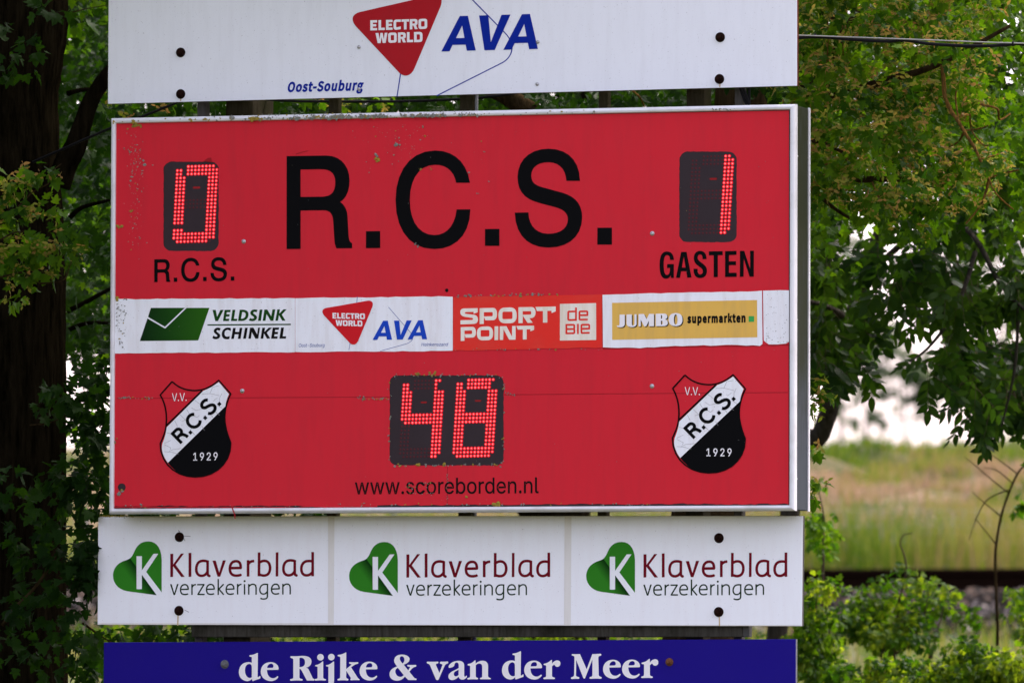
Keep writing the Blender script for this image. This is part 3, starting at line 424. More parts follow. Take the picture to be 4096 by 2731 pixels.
EWORLD = ["M290 237 L368 235 L368 262 L320 263 L320 282 L358 281 L358 306 L320 307 L320 326 L369 325 L369 351 L290 353Z",
 "M384 235 L414 234 L414 322 L456 321 L456 348 L384 350Z",
 "M470 232 L545 230 L545 257 L500 258 L500 277 L537 276 L537 301 L500 302 L500 320 L546 319 L546 345 L470 347Z",
 "M640 227 L640 254 L596 255 Q587 256 587 265 L587 308 Q587 317 596 317 L640 306 L640 338 L590 346 Q557 347 557 318 L557 262 Q557 230 590 228Z",
 "M648 227 L735 224 L735 251 L706 252 L706 341 L676 342 L676 253 L648 254Z",
 "M743 224 L800 222 Q832 222 832 250 L832 270 Q832 288 815 292 L834 338 L802 339 L785 297 L773 297 L773 340 L743 341Z M773 249 L793 248 Q802 248 802 257 L802 265 Q802 273 793 273 L773 274Z",
 "M843 250 Q843 221 873 220 L912 218 Q943 218 943 247 L943 305 Q943 333 912 335 L873 337 Q843 337 843 309Z M873 257 Q873 247 883 247 L903 246 Q913 246 913 255 L913 299 Q913 308 903 308 L883 309 Q873 309 873 300Z",
 "M350 383 L384 382 L395 455 L407 381 L432 381 L445 453 L456 380 L487 379 L466 496 L432 497 L420 430 L408 498 L375 499Z",
 "M495 408 Q495 380 524 378 L563 377 Q593 376 593 405 L593 465 Q593 492 563 493 L524 495 Q495 495 495 468Z M525 415 Q525 406 534 406 L554 405 Q563 405 563 413 L563 457 Q563 466 554 466 L534 467 Q525 467 525 459Z",
 "M608 377 L665 375 Q697 375 697 403 L697 422 Q697 440 680 444 L698 490 L666 491 L650 449 L638 449 L638 492 L608 493Z M638 402 L658 401 Q667 401 667 410 L667 418 Q667 425 658 425 L638 426Z",
 "M710 373 L740 372 L740 461 L781 460 L781 487 L710 489Z",
 "M792 371 L852 369 Q889 369 889 405 L889 452 Q889 485 855 486 L792 488Z M822 398 L848 397 Q859 397 859 408 L859 448 Q859 459 848 459 L822 460Z"]
RCS_R = "M78 210 L345 206 C440 206 501 275 501 375 C501 450 470 500 438 517 C470 540 485 575 487 610 L494 735 Q496 790 518 794 L518 828 L414 829 Q402 815 399 770 L392 655 C389 600 375 573 320 573 L172 575 L172 833 L78 834Z M172 300 L310 298 C370 298 405 322 405 385 C405 455 375 480 320 482 L172 484Z"
RCS_C = "M1310 389 C1290 250 1200 172 1077 172 C910 172 810 310 810 505 C810 710 910 834 1070 834 C1210 834 1310 740 1313 567 L1220 568 C1210 680 1150 740 1070 740 C970 740 906 650 906 505 C906 360 970 268 1078 268 C1155 268 1205 315 1217 389Z"
RCS_S = "M2049 376 C2049 240 1965 160 1838 160 C1710 160 1630 240 1630 350 C1630 450 1680 500 1780 525 L1885 553 C1945 570 1968 595 1968 635 C1968 695 1915 731 1835 731 C1750 731 1705 670 1703 588 L1611 589 C1615 735 1695 824 1838 824 C1980 824 2064 740 2064 620 C2064 530 2015 480 1930 455 L1800 420 C1745 405 1722 385 1722 340 C1722 285 1765 251 1838 251 C1910 251 1955 300 1958 376Z"
RCS = [RCS_R, "M611 714 L707 713 L707 827 L611 828Z", RCS_C, "M1411 699 L1508 698 L1508 812 L1411 812Z", RCS_S, "M2166 691 L2264 690 L2264 804 L2166 804Z"]
GASTEN = ["M487 306 L411 307 C408 235 385 206 345 206 C300 208 280 270 280 390 C280 540 300 612 343 612 C385 612 408 575 408 470 L349 470 L349 391 L487 388 L487 673 L430 674 L424 618 C400 670 370 690 325 690 C235 690 195 590 195 410 C195 230 240 132 345 132 C440 132 487 200 487 306Z",
 "M532 671 L636 142 L747 141 L850 665 L762 667 L741 536 L636 537 L614 671Z M652 461 L727 460 L690 232Z",
 "M1157 288 L1075 290 C1075 225 1060 195 1025 195 C992 195 975 220 975 260 C975 290 990 312 1020 335 L1095 395 C1145 435 1165 470 1165 525 C1165 620 1110 677 1025 677 C935 677 888 610 890 486 L973 485 C973 570 990 601 1025 601 C1060 601 1080 575 1080 540 C1080 505 1065 490 1040 468 L960 408 C910 368 896 320 896 265 C896 180 945 120 1025 120 C1110 120 1157 180 1157 288Z",
 "M1204 130 L1486 126 L1486 208 L1387 210 L1387 656 L1303 658 L1303 212 L1204 213Z",
 "M1535 126 L1769 120 L1769 202 L1615 206 L1615 335 L1758 333 L1758 411 L1615 413 L1615 568 L1772 566 L1772 651 L1535 654Z",
 "M1840 120 L1926 119 L2048 490 L2048 117 L2124 116 L2122 646 L2037 647 L1917 275 L1914 648 L1838 649Z"]
VELDSINK = ["M1122 106 L1168 106 L1188 205 L1237 106 L1283 105 L1200 268 L1162 268Z",
 "M1296 106 L1386 105 L1379 138 L1330 139 L1324 170 L1371 170 L1365 202 L1318 203 L1314 235 L1365 234 L1359 267 L1273 268Z",
 "M1411 105 L1452 104 L1432 235 L1481 234 L1475 266 L1388 267Z",
 "M1516 104 L1560 103 C1615 103 1643 130 1643 170 C1643 230 1600 265 1545 266 L1491 266Z M1552 137 L1535 233 L1543 233 C1580 233 1602 205 1602 172 C1602 148 1585 137 1560 137Z",
 "M1775 110 L1756 142 C1740 130 1715 128 1712 150 C1710 168 1768 180 1766 215 C1763 250 1730 269 1698 269 C1675 269 1655 262 1647 255 L1668 222 C1685 238 1720 240 1723 217 C1725 200 1668 188 1668 152 C1668 120 1700 99 1730 99 C1748 99 1765 103 1775 110Z",
 "M1805 102 L1845 101 L1822 264 L1780 265Z",
 "M1873 101 L1914 101 L1972 197 L1990 100 L2030 99 L2003 262 L1964 263 L1904 165 L1889 263 L1848 264Z",
 "M2060 99 L2099 98 L2088 160 L2148 98 L2197 97 L2125 173 L2177 261 L2130 262 L2083 180 L2070 262 L2032 263Z",
 "M1049 315 L2256 306 L2256 325 L1049 333Z"]
SCHINKEL = ["M1240 376 L1222 410 C1205 394 1182 396 1180 412 C1180 432 1236 445 1234 480 C1232 512 1200 530 1168 530 C1145 530 1128 520 1119 508 L1139 476 C1155 500 1190 498 1192 480 C1192 460 1139 450 1140 412 C1141 382 1168 362 1200 362 C1218 362 1232 369 1240 376Z",
 "M1390 372 L1383 415 C1365 396 1345 393 1330 396 C1305 402 1296 425 1296 450 C1296 480 1315 493 1335 493 C1350 492 1362 488 1372 485 L1366 526 C1350 530 1340 531 1325 531 C1280 530 1255 500 1255 455 C1257 395 1300 362 1345 361 C1365 361 1380 366 1390 372Z",
 "M1418 367 L1459 366 L1449 425 L1506 424 L1515 365 L1554 364 L1528 524 L1488 525 L1499 458 L1443 459 L1432 525 L1392 526Z",
 "M1592 365 L1632 364 L1605 522 L1565 523Z",
 "M1665 363 L1714 362 L1768 460 L1781 363 L1810 362 L1784 521 L1742 521 L1690 425 L1678 522 L1640 522Z",
 "M1842 364 L1883 363 L1873 425 L1935 363 L1984 361 L1908 436 L1957 520 L1910 521 L1867 445 L1857 521 L1818 522Z",
 "M1993 362 L2086 360 L2080 393 L2030 394 L2025 424 L2072 424 L2066 457 L2020 458 L2015 489 L2066 488 L2060 521 L1970 522Z",
 "M2115 361 L2156 360 L2138 488 L2188 487 L2183 520 L2090 521Z"]
VS_LOGO = ["M230 77 L722 76 L433 350 L188 207Z", "M748 77 L1077 77 L915 547 L70 556 L180 229 L436 376Z"]
SPORT = ["M355 206 L355 270 L290 295 L291 263 L165 267 Q156 268 156 280 Q156 292 168 293 L290 308 Q360 318 360 380 Q360 450 290 452 L86 459 L86 395 L265 390 Q282 389 282 372 Q282 360 268 357 L150 340 Q82 325 82 270 Q82 212 140 210Z",
 "M386 206 L590 201 Q659 200 659 300 Q659 392 590 395 L476 396 L455 345 L452 352 L452 452 L386 454Z M452 269 L575 267 Q592 267 592 283 L592 318 Q592 331 575 332 L452 335Z",
 "M680 320 Q680 196 790 196 L860 194 Q969 194 969 315 Q969 440 865 441 L790 443 Q680 443 680 320Z M743 285 Q743 262 768 261 L880 259 Q901 259 901 280 L901 352 Q901 375 878 376 L768 378 Q743 378 743 358Z",
 "M994 191 L1190 187 Q1263 187 1263 272 Q1263 360 1185 362 L1166 363 L1220 434 L1140 437 L1063 324 L1061 438 L994 440Z M1061 254 L1178 252 Q1195 252 1195 268 L1195 290 Q1195 305 1178 306 L1061 309Z",
 "M1262 186 L1575 180 Q1580 180 1580 186 L1580 255 L1514 282 L1514 246 L1447 247 L1448 431 L1379 433 L1379 249 L1284 250Z",
 "M90 503 L270 498 Q328 498 328 585 Q328 663 270 666 L166 668 L151 624 L149 630 L149 717 L90 718Z M149 557 L252 554 Q268 554 268 570 L268 594 Q268 610 252 611 L149 613Z",
 "M343 605 Q343 494 440 494 L505 491 Q598 491 598 598 Q598 706 508 708 L440 710 Q343 710 343 605Z M402 572 Q402 549 424 549 L517 547 Q539 547 539 567 L539 628 Q539 648 517 649 L424 651 Q402 651 402 630Z",
 "M620 490 L679 489 L677 704 L619 706Z",
 "M702 489 L806 487 L893 650 L896 485 L950 484 L950 698 L850 700 L760 538 L755 702 L702 703Z",
 "M962 484 L1234 479 Q1240 479 1240 485 L1240 545 L1182 568 L1182 536 L1124 537 L1124 695 L1064 697 L1064 540 L984 541Z"]
DEBIE = "M1897 194 L1897 404 M1897 255 L1790 258 Q1775 258 1775 275 L1775 375 Q1775 391 1792 391 L1897 389 M1952 316 L2075 314 L2075 270 Q2075 254 2058 254 L1968 256 Q1952 256 1952 275 L1952 370 Q1952 385 1968 385 L2082 383 M1746 453 L1746 613 M1746 467 L1855 465 Q1870 465 1870 480 L1870 515 Q1870 532 1855 532 L1746 533 M1855 532 Q1872 532 1872 550 L1872 580 Q1872 597 1855 598 L1746 600 M1927 450 L1927 611 M1982 528 L2105 526 L2105 480 Q2105 463 2088 463 L1998 465 Q1982 465 1982 482 L1982 578 Q1982 594 1998 594 L2112 591"
JUMBO = ["M180 254 L258 253 L258 385 Q258 443 195 443 Q155 443 140 432 L140 415 Q155 420 165 418 Q180 414 180 390Z",
 "M285 251 L363 250 L363 390 Q363 417 380 417 Q402 415 402 385 L402 250 L434 248 L434 390 Q430 440 360 440 Q285 438 285 385Z",
 "M464 247 L545 246 L584 322 L622 244 L694 243 L694 427 L617 429 L617 345 L578 428 L548 429 L496 330 L496 429 L464 430Z",
 "M721 241 L840 239 Q893 241 893 285 Q893 312 860 325 Q900 335 900 378 Q897 424 840 425 L721 427Z M798 262 L808 262 Q818 266 818 290 Q818 312 808 316 L798 316Z M798 344 L810 344 Q824 350 824 375 Q822 402 812 404 L798 404Z",
 "M913 330 Q918 232 1022 231 Q1120 232 1120 330 Q1118 425 1020 426 Q915 425 913 330Z M1018 251 Q1045 258 1046 330 Q1043 402 1015 405 Q992 395 992 325 Q994 255 1018 251Z"]
KLAV_P = ["M675 206 L708 205 L708 323 L795 203 L829 202 L735 328 L837 464 L798 465 L707 345 L706 464 L675 466Z", "M880 197 L911 194 L911 462 L880 464Z",
          "M1148 283 L1184 281 L1223 415 L1263 279 L1298 278 L1234 461 L1205 462Z", "M1857 190 L1886 188 L1884 458 L1855 460Z"]
_a = "M{0} {1} Q{2} {3} {4} {5} C{6} {7} {8} {9} {10} {11} C{10} {12} {13} {14} {15} {14} C{16} {14} {17} {18} {19} {20} M{19} {21} L{19} {22} Q{19} {14} {23} {24}"
def kl_a(dx, dy):
    return [[(x+dx, y+dy) for x, y in l] for l in flat("M1093 292 Q1070 283 1040 284 C985 286 966 330 966 380 C966 425 990 452 1025 452 C1055 452 1078 435 1093 405 M1093 280 L1093 425 Q1093 452 1120 454")]
def shift(d, dx, dy): return [[(x+dx, y+dy) for x, y in l] for l in flat(d)]
KLAV_S = kl_a(0, 0)+kl_a(976, -5)+flat("M1343 366 L1464 363 C1466 310 1445 288 1412 288 C1365 288 1342 325 1342 375 C1342 425 1370 450 1412 450 Q1445 450 1468 440 M1546 277 L1546 460 M1546 325 Q1565 287 1614 287 M1670 190 L1668 458 M1670 308 Q1695 284 1730 284 C1775 284 1793 325 1793 365 C1793 420 1765 449 1725 449 Q1690 449 1670 432 M2270 292 Q2245 284 2218 286 C2165 288 2143 330 2143 375 C2143 420 2165 447 2200 447 Q2245 447 2270 405 M2270 186 L2270 457")
_e = "M790 605 L876 602 C876 570 862 550 838 550 C808 550 790 575 790 610 C790 645 808 662 838 661 Q858 660 874 654"
_rr = "M918 545 L918 665 M918 585 Q930 550 962 550"
_n = "M1554 543 L1554 663 M1554 575 Q1575 546 1600 546 Q1636 546 1636 590 L1636 662"
VERZ_S = flat(_e)+shift(_e, 291, -2)+shift(_e, 511, -3)+shift(_e, 1019, -5)+flat(_rr)+shift(_rr, 511, -3)+flat(_n)+shift(_n, 382, -2)+flat("M977 551 L1052 550 L985 660 L1060 660 M1212 487 L1212 666 M1273 545 L1214 606 M1220 600 L1274 664 M1507 545 L1507 663 M1764 548 Q1745 545 1728 547 C1695 550 1678 580 1678 608 C1678 640 1695 656 1718 656 Q1748 656 1764 622 M1764 540 L1763 680 Q1762 712 1720 712 Q1700 712 1685 703")
VERZ_P = ["M672 546 L690 545 L720 645 L750 544 L768 543 L728 668 L712 668Z", "M1507 500 Q1518 500 1518 511 Q1518 522 1507 522 Q1496 522 1496 511 Q1496 500 1507 500Z"]
HEART = "M579 637 L579 270 C575 140 520 67 430 67 C360 67 310 100 280 165 C262 205 250 235 224 256 C200 275 160 280 125 300 C65 330 33 390 33 450 C33 540 100 610 195 624 L523 669 L357 440 L357 600 Q330 603 297 600 L296 232 L357 232 L357 390 L480 215 Q485 205 495 205 L541 205 L405 408 Z"
F_d = "M247 55 Q256 52 256 62 L253 318 Q253 330 262 325 L275 314 Q285 310 285 322 L284 340 L198 370 Q191 368 191 345 Q165 371 135 371 C75 365 43 320 43 270 C43 200 90 157 150 157 Q172 157 188 165 L188 105 Q188 100 180 98 Q160 96 160 88 Q161 80 172 79 Q210 76 247 55Z M188 210 Q185 180 160 177 C125 180 111 215 111 250 C113 300 135 333 165 335 Q182 333 188 325Z"
F_e = "M358 245 C358 300 385 337 425 337 Q450 337 473 316 Q483 312 485 325 C465 360 430 370 400 370 C330 367 288 320 288 265 C288 200 335 157 400 157 C455 158 490 195 488 230 Q488 243 478 243Z M360 223 L415 221 Q431 219 431 200 Q428 174 403 174 C378 176 362 195 360 223Z"
RIJKE_F = ["M630 91 Q700 93 750 87 C830 85 857 115 857 150 C855 190 830 215 795 219 Q815 225 825 240 L870 335 Q877 345 890 345 Q893 364 880 364 L805 363 L745 250 Q738 235 722 233 L722 325 Q722 342 745 345 Q760 347 757 360 Q750 366 740 364 Q690 360 630 366 Q615 366 616 355 Q618 347 630 346 Q653 343 653 325 L653 135 Q653 118 640 115 Q620 110 619 100 Q620 90 630 91Z M722 213 Q765 215 780 185 Q788 165 782 140 Q772 107 735 108 Q722 108 722 120Z",
 "M957 66 C978 66 994 82 994 103 C994 124 978 140 957 140 C936 140 920 124 920 103 C920 82 936 66 957 66Z",
 "M988 152 L988 325 Q988 342 1005 345 Q1022 347 1020 358 Q1017 364 1005 363 Q950 360 905 364 Q893 364 893 353 Q895 346 905 345 Q925 343 925 325 L925 215 Q925 207 912 206 Q896 205 897 197 Q898 190 912 189 Q945 183 975 153 Q983 147 988 152Z",
 "M1079 64 C1100 64 1116 80 1116 101 C1116 122 1100 138 1079 138 C1058 138 1042 122 1042 101 C1042 80 1058 64 1079 64Z",
 "M1110 152 L1110 355 Q1108 400 1090 430 L1035 460 Q1046 420 1046 380 L1046 215 Q1046 207 1033 206 Q1018 205 1019 197 Q1020 190 1034 189 Q1068 183 1097 153 Q1105 147 1110 152Z",
 "M1246 50 L1245 235 L1305 185 Q1300 180 1290 178 Q1275 172 1279 162 Q1282 156 1292 157 Q1330 161 1370 157 Q1383 158 1381 168 Q1378 176 1360 179 Q1345 182 1300 215 L1370 325 Q1380 342 1390 345 Q1397 350 1394 360 Q1345 357 1300 361 Q1290 360 1291 350 Q1293 340 1300 338 L1247 255 L1245 325 Q1247 340 1262 342 Q1274 346 1270 358 Q1262 364 1250 362 Q1200 358 1160 363 Q1146 363 1147 352 Q1149 344 1160 343 Q1178 340 1178 322 L1179 105 Q1178 97 1165 95 Q1148 91 1150 82 Q1152 74 1165 75 Q1205 70 1238 50 Q1244 46 1246 50Z",
 "M1815 205 Q1782 165 1782 140 C1785 95 1820 72 1870 72 C1920 73 1955 95 1955 125 C1953 155 1930 172 1890 186 L1940 250 Q1955 225 1962 213 Q1955 208 1940 207 Q1928 203 1928 196 Q1930 187 1942 188 Q1980 191 2018 188 Q2030 190 2031 200 Q2028 210 2010 212 Q1990 216 1953 265 L2005 330 Q2012 338 2030 341 Q2037 350 2030 358 L1940 357 L1903 318 Q1870 365 1810 365 C1755 362 1730 330 1730 290 C1733 245 1770 220 1815 205Z M1876 172 Q1898 155 1898 130 Q1895 92 1865 91 Q1845 93 1845 120 Q1850 145 1876 172Z M1823 220 Q1795 235 1795 262 C1797 300 1825 323 1855 323 Q1875 320 1890 302Z"]
G_r = "M1267 115 L1267 150 Q1290 118 1318 118 Q1348 120 1348 148 Q1347 178 1318 180 Q1298 178 1292 162 Q1285 155 1267 178 L1267 262 Q1268 278 1285 281 Q1298 284 1295 294 Q1288 299 1275 298 Q1240 296 1195 299 Q1182 298 1184 289 Q1186 282 1196 281 Q1211 278 1211 264 L1211 172 Q1210 165 1200 165 Q1185 163 1187 155 Q1189 149 1200 148 Q1232 142 1256 117 Q1264 112 1267 115Z"
MEER_G = ["M65 137 Q67 130 80 130 Q130 134 168 129 Q178 130 176 140 Q174 148 160 150 Q150 152 154 165 L186 238 L213 170 Q217 155 205 152 Q190 150 191 140 Q194 129 206 130 Q230 132 262 128 Q274 130 271 140 Q268 150 255 152 Q244 155 236 172 L180 298 Q175 307 165 307 Q157 307 152 298 L98 170 Q90 153 78 150 Q65 147 65 137Z",
 "M278 190 Q270 175 280 163 C300 135 335 122 370 122 C405 122 424 140 424 165 L424 255 Q424 275 432 275 Q437 273 445 264 Q453 264 450 278 C440 292 425 303 405 303 Q385 303 375 285 L370 275 Q340 307 305 307 C283 305 272 290 272 270 Q274 240 320 218 Q355 203 372 190 L372 165 Q370 138 352 138 Q332 140 330 165 Q325 185 278 190Z M371 207 L370 258 Q355 272 343 272 Q325 268 324 248 Q325 230 345 221Z",
 "M533 118 L535 150 Q560 122 600 121 Q650 122 653 170 L653 265 Q655 282 672 286 Q682 290 679 298 Q665 300 655 299 Q620 298 585 300 Q573 298 575 290 Q577 284 588 283 Q597 281 597 265 L597 180 Q597 150 570 148 Q550 148 535 165 L535 265 Q536 281 550 285 Q561 288 557 298 Q550 302 535 300 Q500 298 465 302 Q452 301 454 292 Q456 286 466 285 Q481 282 481 268 L481 175 Q480 169 470 168 Q455 166 457 158 Q459 152 470 151 Q500 145 522 121 Q530 115 533 118Z",
 "M1466 58 Q1500 60 1535 57 L1600 203 L1655 57 Q1690 60 1728 54 Q1740 55 1741 64 Q1740 73 1730 74 Q1711 76 1712 95 L1716 255 Q1718 272 1733 275 Q1746 278 1744 288 Q1740 294 1728 294 Q1690 291 1640 295 Q1625 294 1627 286 Q1629 277 1640 275 Q1655 272 1655 255 L1655 110 L1587 283 Q1583 293 1577 293 Q1570 292 1566 283 L1500 115 L1497 260 Q1498 272 1515 276 Q1532 279 1530 289 Q1526 296 1515 295 Q1490 293 1460 297 Q1448 296 1449 288 Q1451 280 1462 277 Q1478 273 1480 255 L1483 95 Q1483 76 1470 74 Q1455 71 1456 64 Q1457 57 1466 58Z"]
SHIELD = "M711 289 C770 350 845 372 920 372 C1000 372 1075 340 1141 278 L1252 403 C1200 500 1185 620 1205 700 C1215 760 1235 810 1252 853 C1255 1040 1110 1168 925 1168 C740 1168 600 1040 602 860 C630 800 655 740 657 680 C665 590 650 490 602 413 L711 289"
SHIELD_LOW = "M672 1038 L1203 517 C1190 600 1195 650 1205 700 C1215 760 1235 810 1252 853 C1255 1040 1110 1168 925 1168 C820 1168 735 1120 672 1038Z"
SHIELD_BAND = "M1141 294 L1236 405 Q1208 462 1203 517 L672 1038 Q600 940 622 860 Q655 780 661 712 L1000 374 Q1075 347 1141 294Z"
CRACKS = "M985 405 L1060 400 L1150 420 M1060 400 L1085 340 L1140 330 M920 462 L965 495 M890 530 L930 555 L1000 540 M845 545 L870 585 M785 595 L830 640 L860 650 M735 650 L760 700 M660 760 L700 770 M640 870 L700 900 L690 920 M680 935 L720 915 L800 905 M640 935 L710 940 L770 960 M800 655 L850 640 M1170 400 L1150 440 L1150 485 M1000 610 L1020 600 M880 740 L930 790 M985 700 L1010 740 M1060 590 L1090 620 M1130 510 L1180 540 M700 830 L640 860 M1090 470 L1130 440 M905 690 L880 740 M965 600 L940 620 L905 600 M1100 560 L1150 600"

# ------------------------------------------------------------------ boards on the posts
Y_BOARD, Y_BACK = 0.170, 0.194
def bolt(parent, px, py, Y, m='rust', r=0.0165, tilt=0.0):
    c = at(px, py, Y); g = Geo()
    g.add(lathe(c, [(r*1.25, 0.0), (r*1.25, 0.0025), (r*1.0, 0.003)], 20))
    g.add(lathe(c, [(r*1.02, 0.003), (r*1.04, 0.010), (r*0.9, 0.013), (r*0.55, 0.0135)], 6, rot=random.random()))
    g.add(lathe(c, [(r*0.55, 0.013), (r*0.55, 0.020), (r*0.42, 0.022)], 12))
    return g.put('bolt', M[m], parent)
def rivet(parent, px, py, Y, r=0.0058, m='screw', name='rivet'):
    c = at(px, py, Y); g = Geo()
    g.add(lathe(c, [(r*1.3, 0), (r*1.3, 0.0012), (r, 0.0018), (r*0.9, 0.0035), (r*0.5, 0.0048), (r*0.45, 0.003), (r*0.2, 0.003)], 14))
    return g.put(name, M[m], parent)
def strokes_layer(name, items, Y, m, parent):
    s = Shape()
    for d, w, X in items: s.stroke(d, w, X)
    return s.put(name, Y, m, parent)
def label_logo(parent, Y, XA, XT, m_red, m_blue, m_line, lw):
    """the triangle, its wording and the slanted name beside it"""
    s = Shape().stroke(AVA_LINE, lw, XA); s.stroke(TRI_LINE, lw, XT); s.put('logo_line', Y-0.0008, m_line, parent)
    s = Shape()
    for d in AVA: s.path(d, XA)
    s.put('lettering', Y-0.0016, m_blue, parent)
    t = Shape().path(TRI, XT).put('logo_triangle', Y-0.0016, m_red, parent)
    s = Shape()
    for d in EWORLD: s.path(d, XT)
    s.put('lettering', Y-0.0024, M['white_print'], t if parent.parent is None else parent)

# --- upper board
T_TL, T_TR, T_BR, T_BL = (436, -300), (3188, -373), (3188, 344), (431, 416.5)
b1 = thing('advertising_board', 'white board at the top of the frame with red triangle logo and big blue AVA', 'sign', at(1810, 380, Y_BACK))
slab('panel', [T_TL, T_TR, T_BR, T_BL], Y_BOARD, Y_BACK, M['white_board'], b1, M['board_edge'])
label_logo(b1, Y_BOARD, cA, cA, M['logo_red'], M['blue_print'], M['blue_print'], 12)
put_word(Shape(), 'oost', 1151, 367.5, 1455, 360, 37, shear=0.21, href=131, bold=9).put('lettering', Y_BOARD-0.0016, M['blue_print'], b1)
for x, y in ((723, 211), (723, 377), (2881, 150), (2878, 317)): bolt(b1, x, y, Y_BOARD)
for x, y in ((1436, 189), (1436, 357), (2151, 169), (2149, 337)): rivet(b1, x, y, Y_BOARD-0.0018)
for d in ("M2880 335 L2879 349", "M723 395 L722 405"): Shape().stroke(d, 5, lambda x, y: (x, y)).put('rust_stain', Y_BOARD-0.0006, M['stain'], b1)

# --- lower white board with three sheets
b2 = thing('advertising_board', 'long white board under the red scoreboard with three green heart logos', 'sign', at(1810, 2490, Y_BACK))
slab('panel', [(392.8, 2064), (3212, 2062), (3208, 2502.5), (389.6, 2496.5)], Y_BOARD, Y_BACK, M['beige_board'], b2, M['dark_edge'])
heart_m = mat('heart_print', (0.04, 0.20, 0.02), 0.42)
uvn = N(heart_m, 'ShaderNodeUVMap'); dv = N(heart_m, 'ShaderNodeVectorMath', operation='DOT_PRODUCT'); dv.inputs[1].default_value = (-0.81, 0.586, 0)
sb = N(heart_m, 'ShaderNodeVectorMath', operation='SUBTRACT'); sb.inputs[1].default_value = (0.224, 0.256, 0)
L(heart_m, uvn.outputs[0], sb.inputs[0]); L(heart_m, sb.outputs[0], dv.inputs[0])
mrn = N(heart_m, 'ShaderNodeMapRange'); mrn.inputs[1].default_value = -0.20; mrn.inputs[2].default_value = 0.20; L(heart_m, dv.outputs['Value'], mrn.inputs[0])
hc = ramp(heart_m, mrn.outputs[0], [(0.0, (0.030, 0.205, 0.016)), (0.490, (0.030, 0.205, 0.016)), (0.505, (0.003, 0.030, 0.004)), (0.60, (0.012, 0.075, 0.008)), (0.82, (0.030, 0.205, 0.016))])
L(heart_m, hc, bsdf(heart_m).inputs['Base Color'])
X2 = affine([(0, 0), (2352, 0), (0, 784)], [cE(0, 0), cE(2352, 0), cE(0, 784)])
offs = [(0, 0), (944.5, 2.5), (1893, 2.0)]
sheets = [[(393.5, 2067), (1312.5, 2067), (1312.5, 2491), (391, 2491)], [(1338, 2067), (2258, 2066), (2256, 2497.5), (1335, 2497)], [(2286, 2066), (3211, 2064), (3207.5, 2499), (2283, 2498.5)]]
for (ox, oy), shq in zip(offs, sheets):
    XX = (lambda ox, oy: (lambda x, y: (cE(x, y)[0]+ox, cE(x, y)[1]+oy)))(ox, oy)
    sh = Shape().poly([shq], lambda x, y: (x, y)).put('poster_sheet', Y_BOARD-0.0010, M['white_sheet'], b2)
    Shape().path(HEART, XX).put('heart_logo', Y_BOARD-0.0020, heart_m, sh, uv=True)
    s = Shape().stroke(KLAV_S, 30, XX)
    for d in KLAV_P: s.path(d, XX)
    s.put('lettering', Y_BOARD-0.0020, M['wine'], sh)
    s = Shape().stroke(VERZ_S, 15.5, XX)
    for d in VERZ_P: s.path(d, XX)
    s.put('lettering', Y_BOARD-0.0020, M['dark_green'], sh)
for x, y in ((718, 2147), (716, 2441), (2876, 2151), (2875, 2446)): bolt(b2, x, y, Y_BOARD-0.0012)
for d in ("M712 2460 L711 2500", "M2877 2464 L2878 2502"): Shape().stroke(d, 5, lambda x, y: (x, y)).put('rust_stain', Y_BOARD-0.0018, M['stain'], b2)
Shape().stroke("M716 2128 L714 2120 L720 2126 M735 2142 L762 2144 M733 2148 L740 2162 M738 2438 L756 2447 M716 2422 L726 2424", 2.4, lambda x, y: (x, y)).put('paint_crack', Y_BOARD-0.0018, M['crack'], b2)

# --- blue board
b3 = thing('advertising_board', 'dark blue board at the bottom with large white serif names', 'sign', at(1810, 3050, Y_BACK))
slab('panel', [(415, 2568), (3183, 2554.6), (3181, 3060), (411, 3066)], Y_BOARD, Y_BACK, M['blue_board'], b3, M['galv'])
s = Shape()
for d in [F_d, F_e]+RIJKE_F: s.path(d, cF)
def mv(X, dx, dy): return lambda x, y: (X(x, y)[0]+dx, X(x, y)[1]+dy)
s.path(F_e, mv(cF, 1107/2.8, -6/2.8)); s.path(F_d, mv(cF, 1052.5, -6.7))
for dx, dy in ((1053.8, -6.3), (1369.2, -9.6), (1445.4, -10.2)): s.path(F_e, mv(cF, dx, dy))
s.path(G_r, mv(cG, -0, 0)); s.path(G_r, mv(cG, 391.5, -4.6))
for d in MEER_G: s.path(d, cG)
s.put('lettering', Y_BOARD-0.0012, M['white_print'], b3)
bolt(b3, 899, 2655, Y_BOARD, 'galv', 0.0145); bolt(b3, 2678, 2646, Y_BOARD, 'rust_bright', 0.0135)

# ------------------------------------------------------------------ scoreboard
sbrd = thing('scoreboard', 'large red electronic scoreboard in a silver frame showing 0, 1 and 48', 'scoreboard', (0, BOX_D, ZC-BOX_H/2))
XL, XR, ZB, ZT = -1.5, 1.5, ZC-BOX_H/2, ZC+BOX_H/2
Y_DARK, Y_FILM = 0.010, 0.0085
box('casing', XL+0.004, XR-0.004, 0.030, BOX_D, ZB+0.004, ZT-0.004, M['casing'], sbrd, 0.003)
# rear lip of the casing, a slim aluminium angle
for x0, x1, z0, z1 in ((XR-0.004, XR+0.001, ZB+0.002, ZT-0.002), (XL-0.001, XL+0.004, ZB+0.002, ZT-0.002)):
    g = Geo(); o = 0; g.V += [(x0, BOX_D-0.018, z0), (x1, BOX_D-0.018, z0), (x1, BOX_D+0.002, z0), (x0, BOX_D+0.002, z0), (x0, BOX_D-0.018, z1), (x1, BOX_D-0.018, z1), (x1, BOX_D+0.002, z1), (x0, BOX_D+0.002, z1)]
    g.F += [tuple(o+i for i in f) for f in ((0, 3, 2, 1), (4, 5, 6, 7), (0, 1, 5, 4), (1, 2, 6, 5), (2, 3, 7, 6), (3, 0, 4, 7))]
    g.put('casing_lip', M['alu'], sbrd)
